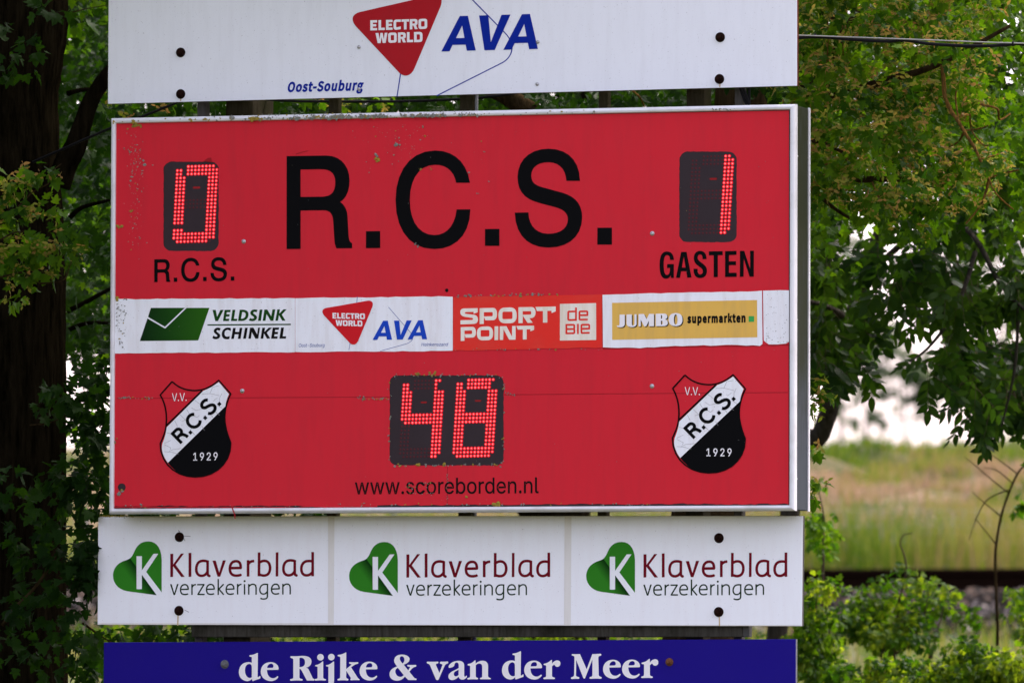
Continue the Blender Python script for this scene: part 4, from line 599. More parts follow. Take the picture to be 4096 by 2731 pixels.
# frame: four mitred bars with a rounded profile
def bar(i0, i1, w0):
    prof = [(0.0, 0.034), (0.0, 0.012), (0.0012, 0.006), (0.0040, 0.000), (0.0085, -0.0035), (0.0125, -0.0045), (w0-0.004, -0.0035), (w0-0.001, -0.001), (w0, 0.004), (w0, 0.0095)]
    C = [(XL, ZT), (XR, ZT), (XR, ZB), (XL, ZB)]; inn = [(1, -1), (-1, -1), (-1, 1), (1, 1)]
    V = []
    for i in (i0, i1):
        for t, y in prof: V.append((C[i][0]+inn[i][0]*t, y, C[i][1]+inn[i][1]*t))
    n = len(prof); return V, [(k, k+1, n+k+1, n+k) for k in range(n-1)]
WF = 0.0225
for a, b in ((0, 1), (1, 2), (2, 3), (3, 0)):
    V, F = bar(a, b, WF); o_ = mesh('frame_bar', V, F, M['alu'], sbrd)
    if (a, b) == (0, 1): o_['label'] = 'top frame bar crusted with grey and yellow lichen'
# dark smoked sheet behind the film
mesh('smoked_sheet', [(XL+0.018, Y_DARK, ZB+0.018), (XR-0.018, Y_DARK, ZB+0.018), (XR-0.018, Y_DARK, ZT-0.018), (XL+0.018, Y_DARK, ZT-0.018)], [(0, 1, 2, 3)], M['smoked'], sbrd)
# red film with cut-outs and a torn lower edge
WIN = {'L': (rrect(459, 484, 891, 1184, 62, jit=2.0), cL), 'R': (rrect(426, 405, 876, 1115, 66, jit=2.2), cM), 'C': (rrect(412, 233, 1463, 1062, 68, jit=2.6), cK)}
loops = []
def edge(pts, jit, step):
    o = []
    for (x0, y0), (x1, y1) in zip(pts[:-1], pts[1:]):
        k = max(1, int(math.hypot(x1-x0, y1-y0)/step))
        for j in range(k): o.append((x0+(x1-x0)*j/k, y0+(y1-y0)*j/k+random.uniform(-jit, jit)))
    return o
bot = [(3154, 2014), (2900, 2016), (2750, 2013), (2500, 2016), (2300, 2015), (2100, 2017), (1900, 2018), (1700, 2019), (1540, 2020), (1510, 2018), (1508, 2026), (1440, 2030), (1300, 2030), (1200, 2023), (1060, 2022), (930, 2023), (760, 2024), (640, 2021), (560, 2026), (500, 2022), (449, 2026)]
outer = [(449, 492), (3156, 443)]+edge(bot, 2.2, 16)+[(449, 2026)]
loops = [outer]
for k in 'LRC': loops.append([WIN[k][1](x, y) for x, y in WIN[k][0]])
hole = [(487+16*math.cos(a*math.pi/9), 1948+16*math.sin(a*math.pi/9)) for a in range(18)]; loops.append(hole)
ID = lambda x, y: (x, y)
film = Shape().poly(loops, ID).put('red_face_film', Y_FILM, M['red_film'], sbrd)
for d in ("M467 1593 L1180 1589 L1560 1587", "M2015 1578 L2500 1574 L3151 1569"): Shape().stroke(d, 2.6, ID).put('film_seam', Y_FILM-0.0006, M['seam'], sbrd)
Shape().stroke("M1790 1864 L1789 2016", 2.2, ID).put('film_seam', Y_FILM-0.0006, M['seam'], sbrd)
s = Shape()
s.poly([[cL(x, y) for x, y in ((770, 482), (806, 456), (833, 453), (835, 481), (846, 490))]], ID)
s.put('film_flap', Y_FILM-0.0030, M['red_film_edge'], sbrd); s = Shape()
s.poly([edge([(452, 2026), (520, 2024), (900, 2026), (1290, 2027), (1500, 2023), (1510, 2027), (900, 2031), (452, 2031), (452, 2026)], 1.8, 20)], ID)
s.put('film_flap', Y_FILM-0.0030, M['red_film_edge'], sbrd)
Shape().stroke("M926 2024 L933 2042 L939 2058 L940 2074", 4.5, ID).put('film_shred', -0.008, M['red_film_edge'], sbrd)
# big name, small name, guests
Yd = Y_FILM-0.0012
s = Shape()
for d in RCS: s.path(d, cI)
s.put('lettering', Yd, M['black_film'], sbrd)
Xs = affine([(78, 834), (2264, 804), (78, 210)], [cL(386, 1428), cL(1014, 1416), cL(386, 1249)])
s = Shape()
for d in RCS: s.path(d, Xs)
s.put('lettering', Yd, M['black_film'], sbrd)
s = Shape()
for d in GASTEN: s.path(d, cH)
s.put('lettering', Yd, M['black_film'], sbrd)
s = Shape(); a0, a1 = cK(90, 1327), cK(1787, 1316)
put_word(s, 'url', a0[0], a0[1], a1[0], a1[1], 62.5, bold=2.5); s.put('lettering', Yd, M['black_print'], sbrd)
Shape().stroke("M1184 617 L1212 608 L1232 604", 3.2, ID).put('scratch', Yd, M['red_film_edge'], sbrd)
# club emblems
EMB = affine([(711, 289), (1141, 278), (925, 1168)], [cJ2(553, 229), cJ2(997, 227), cJ2(770, 1131)])
o45 = (790, 866); du = (0.712, -0.702); dvv = (-0.702, -0.712)
def loc(u, v): return (o45[0]+du[0]*u+dvv[0]*v, o45[1]+du[1]*u+dvv[1]*v)
def ell(cu, cv, ru, rv, a0, a1, n=16): return [loc(cu+ru*math.cos(math.radians(a0+(a1-a0)*i/n)), cv+rv*math.sin(math.radians(a0+(a1-a0)*i/n))) for i in range(n+1)]
E_R = [[loc(14, 0), loc(14, 136)], [loc(14, 122), loc(62, 122)]+ell(62, 93, 30, 29, 90, -90, 8)+[loc(14, 64)], [loc(52, 64), loc(78, 50), loc(90, 24), loc(94, 0)]]
E_C = [ell(238, 69, 58, 60, 40, 320)]
E_S = [ell(424, 103, 42, 30, 20, 240, 10)+[loc(424, 72)]+ell(424, 34, 46, 34, 60, -165, 10)]
for X, lab in ((cJ, 'crest with bare red top corner below the small club name'), (EMB, 'crest with blistered black field in the lower right corner')):
    em = Shape().path(SHIELD_LOW, X).put('club_crest', Yd, M['black_film'], sbrd); em['label'] = lab
    Shape().path(SHIELD_BAND, X).put('crest_band', Yd-0.0006, M['sticker_white'], em)
    Shape().stroke(SHIELD, 14, X).put('crest_outline', Yd-0.0012, M['black_film'], em)
    Shape().stroke(CRACKS, 2.8, X).put('crest_cracks', Yd-0.0012, M['crack'], em)
    s = Shape().stroke([[(661, 694), (988, 374)]], 16, X); s.stroke(E_R+E_C+E_S, 29, X)
    for u in (140, 331, 514): s.poly([[loc(u-15, -2), loc(u+15, -2), loc(u+15, 28), loc(u-15, 28)]], X)
    s.put('lettering', Yd-0.0018, M['black_film'], em)
    s = Shape()
    x0, y0 = X(710, 470); x1, y1 = X(845, 468); put_word(s, 'vv', x0, y0, x1, y1, 31.5)
    x0, y0 = X(906, 1017); x1, y1 = X(1131, 1013); put_word(s, 'year', x0, y0, x1, y1, 30.5, bold=4)
    s.put('lettering', Yd-0.0018, M['white_print'], em)
# sponsor strip
Yst = Y_FILM-0.0020
J = lambda pts, j=1.6, st=28: [p for p in edge(pts+[pts[0]], j, st)]
def sticker(pts, m, lab, dy=0.0):
    o = Shape().poly([J(pts)], ID).put('sponsor_sticker', Yst-dy, m, sbrd); o['label'] = lab; return o
st1 = sticker([(454, 1196.5), (1180, 1192), (1180, 1408), (454, 1413.5)], M['sticker_white'], 'white sticker with dark green parallelogram logo')
st2 = sticker([(1181, 1192), (1811, 1185.5), (1811, 1403.5), (1181, 1408)], M['sticker_white'], 'white sticker with small red triangle and blue letters')
st3 = sticker([(1812.5, 1188), (2408, 1177), (2409, 1390), (1811.5, 1402)], M['red_sticker'], 'bright red sticker with cream block letters', 0.0006)
st4 = sticker([(2410, 1178), (3048, 1164), (3050, 1376), (3040, 1382), (2900, 1380), (2700, 1384), (2560, 1391), (2412, 1390)], M['sticker_white'], 'white sticker with mustard yellow field', 0.0010)
st5 = sticker([(3052, 1163), (3156, 1160), (3156, 1366), (3145, 1374), (3075, 1378), (3055, 1362)], M['sticker_white'], 'blank white sticker speckled with dirt')
Shape().poly([J([(2411, 1391), (3050, 1381), (3156, 1375), (3156, 1381), (2411, 1396)], 1.5, 30)], ID).put('torn_edge', Yst+0.0006, M['red_film_edge'], sbrd)
vs_m = mat('green_logo_print', (0.01, 0.05, 0.008), 0.42)
u2 = N(vs_m, 'ShaderNodeUVMap'); sx = N(vs_m, 'ShaderNodeSeparateXYZ'); L(vs_m, u2.outputs[0], sx.inputs[0])
L(vs_m, ramp(vs_m, sx.outputs['X'], [(0.08, (0.005, 0.022, 0.006)), (0.45, (0.010, 0.052, 0.007)), (1.0, (0.022, 0.105, 0.008))]), bsdf(vs_m).inputs['Base Color'])
s = Shape()
for d in VS_LOGO: s.path(d, cB)
s.put('logo', Yst-0.0008, vs_m, st1, uv=True)
s = Shape()
for d in VELDSINK: s.path(d, cB)
s.put('lettering', Yst-0.0008, M['green_print'], st1)
s = Shape()
for d in SCHINKEL: s.path(d, cB)
s.put('lettering', Yst-0.0008, M['black_print'], st1)
XA2 = affine([(1105, 594), (2213, 565), (2122, 164)], [cN(1773, 429), cN(2134, 425), cN(2105, 299)])
XT2 = affine([(87, 225), (697, 870), (1107, 30)], [cN(1440, 243), cN(1645, 460), cN(1774, 197)])
s = Shape().stroke("M1425 -100 L1830 375 C1900 445 1925 520 1915 570 C1905 600 1860 640 1800 665 L1262 828", 9, XA2)
s.stroke("M800 -130 L775 100 M660 700 L606 985", 9, XT2); s.put('logo_line', Yst-0.0008, M['thin_blue'], st2)
s = Shape()
for d in AVA: s.path(d, XA2)
s.put('lettering', Yst-0.0016, M['blue_print_faded'], st2)
Shape().path(TRI, XT2).put('logo', Yst-0.0016, M['sticker_red'], st2)
s = Shape()
for d in EWORLD: s.path(d, XT2)
s.put('lettering', Yst-0.0024, M['white_print'], st2)
s = Shape(); a0, a1 = cN(1284, 477), cN(1456, 475); put_word(s, 'oosts', a0[0], a0[1], a1[0], a1[1], 13.8, shear=0.2)
a0, a1 = cN(2096, 470), cN(2274, 469); put_word(s, 'hein', a0[0], a0[1], a1[0], a1[1], 13.0, shear=0.2)
s.put('lettering', Yst-0.0008, M['thin_blue'], st2)
s = Shape()
for d in SPORT: s.path(d, cC)
s.poly([[(1645, 139), (2212, 126), (2214, 703), (1645, 713)]], cC)
s.put('lettering', Yst-0.0014, M['cream'], st3)
Shape().stroke(DEBIE, 28, cC).put('lettering', Yst-0.0020, M['red_sticker'], st3)
Shape().poly([[(68, 79), (2233, 37), (2237, 592), (70, 629)]], cD).put('colour_field', Yst-0.0018, M['yellow_print'], st4)
s = Shape()
for d in JUMBO:
    s.path(d, mv(cD, 14/3.733, 12/3.733))
a0, a1 = cD(1189, 374), cD(2062, 361); put_word(s, 'super', a0[0], a0[1], a1[0], a1[1], 30, href=128, bold=13)
s.put('lettering', Yst-0.0024, M['black_print'], st4)
s = Shape()
for d in JUMBO: s.path(d, cD)
s.put('lettering', Yst-0.0030, M['white_print'], st4)
Shape().poly([[(2108, 278), (2189, 276), (2190, 362), (2108, 363)]], cD).put('green_square', Yst-0.0024, M['bright_green'], st4)

# displays: smoked window, lit and unlit diodes
ROWS0 = ["...XXXXXXXX.", "XX.XXXXXXXXX", "XX.XXXXXXXXX"]+["XXX......XXX"]*13+[".........XXX", "XXX......XXX", "XXXXXXXXXXXX", "XXXXXXXXXXXX", ".XXXXXXXXX.."]
ROWS1 = [".........XX."]+[".........XXX"]*19+[".........XX."]
ROWS4 = [".........XX.", "XX.......X..", "XX.......X.."]+["XXX......XXX"]*6+["XXXXXXXXXXXX", "XXXXXXXXXXXX", ".XXXXXXXXXXX"]+[".........XXX"]*8+[".........XX."]
ROWS8 = ["...XXXXXXXX.", "XX.XXXXXXX..", "XX.XXXXXXX.."]+["XXX......XXX"]*6+["XXXXXXXXXXXX"]*3+["XXX......XXX"]*6+["XXXXXXXXXXXX", "XXXXXXXXXXXX", ".XXXXXXXXXX."]
ALL8 = ROWS8
def digit(disp, rows, X, x0, y0, px, py, sl, rpx, lab, dash):
    lit, core, dim, glow = Geo(), Geo(), Geo(), Geo(); rad = rpx*2.998/2745
    for r in range(21):
        for c in range(12):
            on = rows[r][c] == 'X'
            if not on and ALL8[r][c] != 'X': continue
            x, y = X(x0+px*c+sl*(r-1), y0+py*r-0.7*c); p = at(x, y, Y_DARK-0.0003)
            if on:
                k = random.uniform(0.88, 1.08)
                if random.random() < 0.05: k *= 0.78
                glow.add(lathe(p, [(rad*1.22, 0), (rad*1.15, 0.0003)], 10))
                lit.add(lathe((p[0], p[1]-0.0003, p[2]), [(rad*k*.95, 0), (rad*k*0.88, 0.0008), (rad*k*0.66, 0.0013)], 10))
                core.add(lathe((p[0], p[1]-0.0016, p[2]), [(rad*k*0.50, 0), (rad*k*0.38, 0.0006), (rad*k*0.15, 0.0008)], 8))
            else: dim.add(lathe(p, [(rad*0.7, 0), (rad*0.5, 0.0008)], 6))
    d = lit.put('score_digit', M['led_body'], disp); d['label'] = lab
    core.put('diode_core', M['led_core'], disp); glow.put('diode_glow', M['led_glow'], disp)
    if dim.V: dim.put('unlit_diode', M['led_dim'], disp)['kind'] = 'stuff'
    x, y = dash; s = Shape().poly([[(x-28, y-8), (x+28, y-9), (x+28, y+7), (x-28, y+8)]], X).put('indicator_dash', Y_DARK-0.0006, M['led_dash'], disp)
def display(key, lab):
    o = Shape().poly([[WIN[key][1](x, y) for x, y in WIN[key][0]]], ID).put('score_window', Y_DARK-0.0002, M['smoked'], sbrd); o['label'] = lab; return o
dL = display('L', 'smoked window showing a red 0'); dR = display('R', 'smoked window showing a red 1'); dC = display('C', 'wide smoked window showing a red 48')
digit(dL, ROWS0, cL, 568, 525, 28.1, 29.35, -1.55, 11.5/1.96, 'glowing red digit 0', (718, 688))
digit(dR, ROWS1, cM, 531.5, 447, 28.5, 29.95, -1.85, 11.5/1.96, 'glowing red digit 1', (692, 620))
digit(dC, ROWS4, cK, 546, 287, 32.6, 34.9, -2.1, 13.5/2.3056, 'glowing red digit 4', (727, 482))
digit(dC, ROWS8, cK, 1042, 278, 32.3, 35.0, -2.15, 13.5/2.3056, 'glowing red digit 8', (1227, 467))
for x, y in ((975, 966), (969, 1563), (2609, 934), (2608, 1544)): rivet(sbrd, x, y, Y_FILM-0.0006, 0.0072, 'screw', 'screw')
c = at(1787, 1161, Y_FILM-0.0008); Geo().add(lathe(c, [(0.0075, 0), (0.006, 0.001)], 12)).put('screw_hole', M['black_print'], sbrd)
for z in (0.62, -0.05, -0.7):
    for y in (0.045, BOX_D-0.02):
        p = Vector((XR-0.003, y, ZC+z)); V, F = lathe((0, 0, 0), [(0.004, 0), (0.0025, 0.002)], 8)
        mesh('screw', [(p.x+(-v[1]), p.y+v[0], p.z+v[2]) for v in V], F, M['screw'], sbrd)

# lichen, many tiny crusts
import bmesh
_bm = bmesh.new(); bmesh.ops.create_icosphere(_bm, subdivisions=2, radius=1); _bm.verts.ensure_lookup_table()
ICO_V = np.array([v.co for v in _bm.verts]); ICO_F = np.array([[v.index for v in f.verts] for f in _bm.faces]); _bm.free()
def blobs(name, pts, parent, m=None):
    """pts: (x, y, z, radius, tone)"""
    V = []; F = []; A = []
    for i, (x, y, z, r, t) in enumerate(pts):
        k = 1+RNG.normal(0, 0.30, len(ICO_V)); v = ICO_V*k[:, None]*np.array([r*RNG.uniform(.8, 1.3), min(r*0.5, 0.004), r*RNG.uniform(.7, 1.1)])
        V.append(v+(x, y, z)); F.append(ICO_F+i*len(ICO_V)); A.append(np.full(len(ICO_V), t))
    return mesh(name, np.concatenate(V), np.concatenate(F), m or M['lichen'], parent, attr=np.concatenate(A))
LI = []
def lich(px, py, rpx, Y, yellow=0.2):
    p = at(px, py, Y); n = max(1, int(rpx/2.2))
    t = random.uniform(0.78, 1) if random.random() < yellow else random.uniform(0, 0.7)
    for _ in range(n):
        a = random.gauss(0, rpx*0.5), random.gauss(0, rpx*0.42)
        LI.append((p[0]+a[0]*1.09e-3, p[1]+random.uniform(-0.001, 0), p[2]+a[1]*1.09e-3, random.uniform(0.32, 0.62)*rpx*1.05e-3*(0.9 if n > 1 else 1.5), min(1, max(0, t+random.uniform(-.04, .04)))))
def ytop(x): return 474+(x-444)*(419.3-474)/(3181-444)
for x, r in ((535, 12), (762, 10), (780, 5), (815, 9), (832, 7), (930, 13), (1010, 16), (925, 7), (455, 7), (490, 5)): lich(x, ytop(x)+14, r, -0.005, 0.9)
LCL = [random.triangular(850, 2050, 1330) for _ in range(46)]
for _ in range(270):
    x = random.choice(LCL)+random.gauss(0, 12); lich(x, ytop(x)+random.gauss(13, 3), random.uniform(3, 8.5), -0.005, 0.13)
for _ in range(60): x = random.uniform(520, 2420); lich(x, ytop(x)+random.gauss(13, 5), random.uniform(1.5, 4.5), -0.005, 0.15)
for _ in range(36): x = random.uniform(950, 1900); lich(x, ytop(x)-1, random.uniform(2, 5), 0.0, 0.1)
for _ in range(26): x = random.gauss(2885, 25); lich(x, ytop(x)+random.gauss(13, 3), random.uniform(1.2, 3.4), -0.005, 0)
for _ in range(150):
    x = random.gauss(541, 17); lich(x, random.triangular(515, 1120, 600), random.choice((1.3, 1.6, 2.0, 2.4, 4.5)), Y_FILM-0.001, 0.08)
for x, y, r in ((527, 711, 8), (521, 745, 5), (580, 655, 10), (474, 909, 13), (510, 519, 5), (475, 557, 4), (612, 660, 4), (527, 847, 7), (540, 605, 5), (470, 1196, 11), (500, 1197, 8), (525, 1000, 5), (544, 503, 14), (555, 500, 9)): lich(x, y, r, Y_FILM-0.001, 0.55)
for _ in range(60): lich(random.uniform(458, 506), random.uniform(1205, 1405), random.choice((1.5, 2, 3, 5)), Yst-0.001, 0.1)
for x, y, r in ((1510, 640, 11), (1586, 580, 12), (1596, 555, 6), (1507, 622, 8), (1695, 510, 6), (1700, 545, 5), (1680, 560, 5), (1505, 545, 5), (1925, 568, 4), (1938, 608, 6), (1955, 726, 5), (1912, 774, 5), (1684, 678, 7), (1726, 676, 5), (1660, 977, 6), (1672, 985, 6), (1573, 621, 5), (1474, 690, 5), (1874, 693, 4)): lich(x, y, r, Y_FILM-0.002, 0.25)
for _ in range(70): lich(random.gauss(1600, 90), abs(random.gauss(0, 90))+500, random.choice((1.2, 1.5, 2.2)), Y_FILM-0.002, 0.1)
for _ in range(70):
    wl = WIN['C'][0]; q = random.choice(wl); x, y = cK(*q); lich(x+random.gauss(0, 3), y+random.gauss(0, 2), random.uniform(2.0, 6.5), Y_FILM-0.001, 0.22)
for x, r in ((1665, 8), (1728, 11), (1765, 6), (1672, 7), (1858, 6), (1900, 4), (1950, 6)): lich(x, 1497, r, Y_FILM-0.001, 0.4)
for x, r in ((1600, 7), (1674, 10), (1735, 8), (1775, 9), (1860, 7), (1915, 7), (1985, 7)): lich(x, 1859, r, Y_FILM-0.001, 0.4)
for _ in range(46): lich(random.choice((random.uniform(470, 640), random.uniform(1430, 1556))), 1592+random.gauss(0, 3), random.uniform(2, 6), Y_FILM-0.001, 0.2)
for _ in range(10): lich(random.uniform(2020, 2060), 1577+random.gauss(0, 3), random.uniform(2, 5), Y_FILM-0.001, 0)
for x in np.linspace(1845, 2230, 34): lich(x+random.gauss(0, 8), 1184-(x-1845)*0.018, random.uniform(2, 7.5), Yst-0.002, 0.2)
for _ in range(26): lich(random.uniform(1820, 2420), 1400-random.uniform(0, 4), random.uniform(1.3, 3.4), Yst-0.002, 0.1)
for _ in range(40): lich(random.uniform(1300, 2600), 2017+random.gauss(0, 2.5), random.uniform(1.5, 6), Y_FILM-0.003, 0.25)
for _ in range(30): lich(random.uniform(455, 1500), 2024+random.gauss(0, 3), random.uniform(1.2, 4), Y_FILM-0.003, 0.2)
for x, y, r in ((482, 1969, 12), (490, 1962, 8), (458, 1765, 6), (464, 1777, 6), (468, 1752, 4), (1985, 2019, 14), (1982, 2030, 5), (1868, 1988, 8), (566, 2021, 7)): lich(x, y, r, Y_FILM-0.002, 0.75)
for _ in range(46): a, b = cK(random.uniform(560, 840), random.choice((1225, 1265, 1320))); lich(a, b+random.gauss(0, 2), random.choice((1.4, 2, 2.8)), Yd-0.001, 0.3)
for _ in range(24): lich(1789+random.gauss(0, 1.5), random.uniform(1866, 2010), random.uniform(1.2, 2.6), Y_FILM-0.001, 0.1)
for _ in range(60): lich(random.uniform(3062, 3150), random.triangular(1168, 1372, 1372), random.choice((1.0, 1.3, 2.0)), Yst-0.001, 0)
for _ in range(120): lich(random.uniform(600, 3120), random.uniform(480, 2000), random.choice((0.9, 1.1, 1.5)), Y_FILM-0.0035, 0.1)
tag(blobs('lichen', LI, sbrd), kind='stuff')
LI2 = LI; LI = []
for _ in range(70): lich(random.triangular(398, 545, 410), 2066+random.gauss(0, 1.5), random.uniform(2.5, 6), Y_BOARD+0.001, 0.8)
for _ in range(20): lich(random.uniform(3080, 3210), 2063+random.gauss(0, 1), random.uniform(1.2, 2.6), Y_BOARD+0.001, 0.9)
tag(blobs('moss', LI, b2), kind='stuff')

# ------------------------------------------------------------------ posts, beam, cables
def zat(px, py, Y): return at(px, py, Y).z
def post(px0, px1, Yf, depth, m, lab, grp=None, ztop=None):
    x0, x1 = at(px0, 430, Yf).x, at(px1, 430, Yf).x
    o = box('sign_post', x0, x1, Yf, Yf+depth, -0.4, ztop or 4.75, m, None, 0.004)
    loc = Vector(((x0+x1)/2, Yf+depth/2, 0)); o.data.transform(Matrix.Translation(-loc)); o.location = loc
    return tag(o, lab, 'post', grp)
post(788, 822, 0.238, 0.055, M['post_grey'], 'slim pale grey post behind the left side of the boards')
post(903, 1010, 0.238, 0.26, M['post_wood'], 'thickest dark brown wooden post, second from the left behind the boards')
post(1314, 1352, 0.238, 0.05, M['post_wood'], 'slim dark wooden post left of the middle of the boards')
post(1838, 1892, 0.238, 0.05, M['post_wood'], 'dark wooden post right beside the thin grey pipe')
post(2394, 2430, 0.238, 0.05, M['post_wood'], 'slim mossy post between the pipe and the broad right post')
post(2745, 2815, 0.238, 0.11, M['post_wood'], 'broad mossy post, second from the right behind the boards')
post(2938, 2972, 0.238, 0.05, M['post_grey'], 'slim post behind the bunched cables at the right end')
p0 = at(1914, 430, 0.30); V, F = tube_geo([(p0.x, 0.27, 1.0), (p0.x, 0.27, 4.6)], 0.0085, 12)
tag(mesh('metal_pipe', V, F, M['galv'], None, True), 'thin grey metal pipe beside a dark wooden post', 'pipe')
bx0, bx1 = at(765, 2520, 0.196).x, at(2971, 2520, 0.196).x
bm_ = thing('crossbeam', 'long weathered grey crossbeam between the white and the blue board', 'beam', ((bx0+bx1)/2, 0.215, zat(1900, 2546, 0.196)))
zt, zb = zat(765, 2478, 0.196), zat(765, 2547, 0.196)
box('beam', bx0, bx1, 0.196, 0.236, zb, zt, M['beam'], bm_, 0.003)
box('end_cap', bx1, at(2997, 2520, 0.196).x, 0.197, 0.235, zb+0.001, zt-0.001, M['dark_edge'], bm_, 0.002)
def cable(name, pts, r, m, lab, cat):
    V, F = tube_geo(smooth_path(pts, 8), r, 8); return tag(mesh(name, V, F, m, None, True), lab, cat)
A3 = lambda x, y, Y: tuple(at(x, y, Y))
cable('cable', [A3(-900, 1060, 1.0), A3(-300, 810, 0.9), A3(0, 703, 0.8), A3(230, 606, 0.6), A3(438, 515, 0.45), A3(560, 470, 0.38), A3(690, 418, 0.33), A3(800, 370, 0.31)], 0.0062, M['cable'], 'black cable rising from the left edge to behind the top board', 'cable')
cable('cable', [A3(1000, 392, 0.42), A3(1150, 404, 0.40), A3(1350, 407, 0.38), A3(1600, 406, 0.36), A3(1860, 396, 0.34), A3(2030, 378, 0.33), A3(2150, 350, 0.32)], 0.0060, M['cable'], 'black cable sagging in the gap under the top board', 'cable')
for pts, lab in (([A3(2940, 300, 0.225), A3(2962, 355, 0.225), A3(2978, 400, 0.225), A3(2996, 440, 0.225), A3(3000, 500, 0.228)], 'leftmost of three black cables dropping behind the scoreboard'),
                 ([A3(2956, 300, 0.212), A3(2976, 360, 0.212), A3(2990, 400, 0.214), A3(3000, 440, 0.220), A3(3006, 500, 0.226)], 'middle of three black cables dropping behind the scoreboard'),
                 ([A3(2999, 300, 0.225), A3(2997, 360, 0.225), A3(2998, 420, 0.225), A3(3010, 500, 0.226)], 'rightmost, straightest of three black cables dropping behind the scoreboard')):
    cable('drop_cable', pts, 0.0062, M['cable'], lab, 'cable')['group'] = 'cables dropping behind the scoreboard'
cb = thing('overhead_cable', 'thick black cable leaving the top board to the right', 'cable', A3(3196, 152, 0.26))
pts = [A3(3100, 154, 0.235), A3(3197, 152, 0.24), A3(3262, 148, 0.25), A3(3330, 152, 0.25), A3(3410, 159, 0.26), A3(3547, 166, 0.26), A3(3606, 161, 0.26), A3(3660, 167, 0.27), A3(3725, 177, 0.27), A3(3860, 184, 0.28), A3(3960, 184, 0.28), A3(4052, 178, 0.29), A3(4100, 177, 0.3), A3(4500, 196, 0.3), A3(5200, 205, 0.4), A3(6500, 225, 0.5), A3(14000, 300, 1.0)]
V, F = tube_geo(smooth_path(pts, 6), 0.0068, 10); mesh('cable_sheath', V, F, M['cable'], cb, True)
for x, y, Y in ((3261, 146, 0.25), (3607, 160, 0.26), (4053, 176, 0.29)):
    c = at(x, y, Y); V, F = tube_geo([(c.x-0.0035, c.y, c.z), (c.x+0.0035, c.y, c.z)], 0.0108, 10); mesh('cable_tie', V, F, M['cable'], cb)
cable('support_wire', [A3(3100, 138, 0.235), A3(3197, 142, 0.235), A3(3754, 162.5, 0.25), A3(4096, 174.5, 0.29), A3(5200, 200, 0.4), A3(6500, 218, 0.5), A3(14000, 290, 1.0)], 0.0028, M['wire'], 'thin grey steel wire running above the black cable', 'wire')

# ------------------------------------------------------------------ leaves
def leaf_mat(name, stops, tstops, trans=0.45, rough=0.5):
    m = mat(name, (0.05, 0.1, 0.02), rough, spec=0.035)
    a = N(m, 'ShaderNodeAttribute', attribute_name='rnd')
    c = ramp(m, a.outputs['Fac'], stops); L(m, c, bsdf(m).inputs['Base Color'])
    t = N(m, 'ShaderNodeBsdfTranslucent'); L(m, ramp(m, a.outputs['Fac'], tstops), t.inputs['Color'])
    mx = N(m, 'ShaderNodeMixShader'); mx.inputs[0].default_value = trans
    L(m, bsdf(m).outputs[0], mx.inputs[1]); L(m, t.outputs[0], mx.inputs[2])
    L(m, mx.outputs[0], m.node_tree.nodes['Material Output'].inputs['Surface']); return m
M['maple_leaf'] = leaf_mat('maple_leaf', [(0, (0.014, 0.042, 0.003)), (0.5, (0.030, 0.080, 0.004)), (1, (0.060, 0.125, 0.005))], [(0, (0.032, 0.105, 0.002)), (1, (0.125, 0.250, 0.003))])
M['maple_leaf_shaded'] = leaf_mat('maple_leaf_shaded', [(0, (0.004, 0.015, 0.002)), (1, (0.010, 0.030, 0.003))], [(0, (0.008, 0.030, 0.001)), (1, (0.022, 0.065, 0.002))], 0.35, 0.75)  # darker copy of the maple leaf, shade put into the colour
bsdf(M['maple_leaf_shaded']).inputs['Specular IOR Level'].default_value = 0.05
M['back_leaf'] = leaf_mat('back_leaf', [(0, (0.004, 0.014, 0.0015)), (1, (0.014, 0.034, 0.002))], [(0, (0.007, 0.03, 0.001)), (1, (0.032, 0.080, 0.002))], 0.4)  # background maple leaf, its shade mixed into the colour
M['ash_leaf'] = leaf_mat('ash_leaf', [(0, (0.006, 0.020, 0.004)), (1, (0.017, 0.045, 0.006))], [(0, (0.016, 0.05, 0.003)), (1, (0.05, 0.11, 0.005))], 0.36, 0.42)
M['shrub_leaf'] = leaf_mat('shrub_leaf', [(0, (0.011, 0.036, 0.004)), (0.6, (0.036, 0.080, 0.007)), (1, (0.095, 0.150, 0.014))], [(0, (0.025, 0.085, 0.001)), (0.6, (0.10, 0.19, 0.003)), (1, (0.25, 0.33, 0.008))], 0.5)
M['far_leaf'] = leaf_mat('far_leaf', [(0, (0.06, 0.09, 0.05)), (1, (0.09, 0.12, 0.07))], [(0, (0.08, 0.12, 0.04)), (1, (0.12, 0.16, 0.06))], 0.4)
M['seed'] = leaf_mat('seed', [(0, (0.14, 0.18, 0.022)), (0.6, (0.20, 0.185, 0.034)), (1, (0.235, 0.145, 0.045))], [(0, (0.22, 0.27, 0.02)), (1, (0.34, 0.19, 0.05))], 0.4)
def bark(name, a, b, sc=9):
    m = mat(name, a, 0.95)
    f = noise(m, sc, 7, 0.72, coords(m, (4, 4, 0.55)))
    c = ramp(m, f, [(0.36, a), (0.66, b)]); L(m, c, bsdf(m).inputs['Base Color']); bump(m, f, 0.9, 0.03); bsdf(m).inputs['Specular IOR Level'].default_value = 0.0; return m
M['bark'] = bark('bark', (0.0016, 0.0013, 0.0006), (0.014, 0.0112, 0.006))
M['bark_brown'] = bark('bark_brown', (0.018, 0.013, 0.006), (0.050, 0.034, 0.016))
M['bark_lichen'] = bark('bark_lichen', (0.050, 0.036, 0.016), (0.26, 0.135, 0.030), 30)
M['twig'] = mat('twig', (0.05, 0.038, 0.025), 0.9)
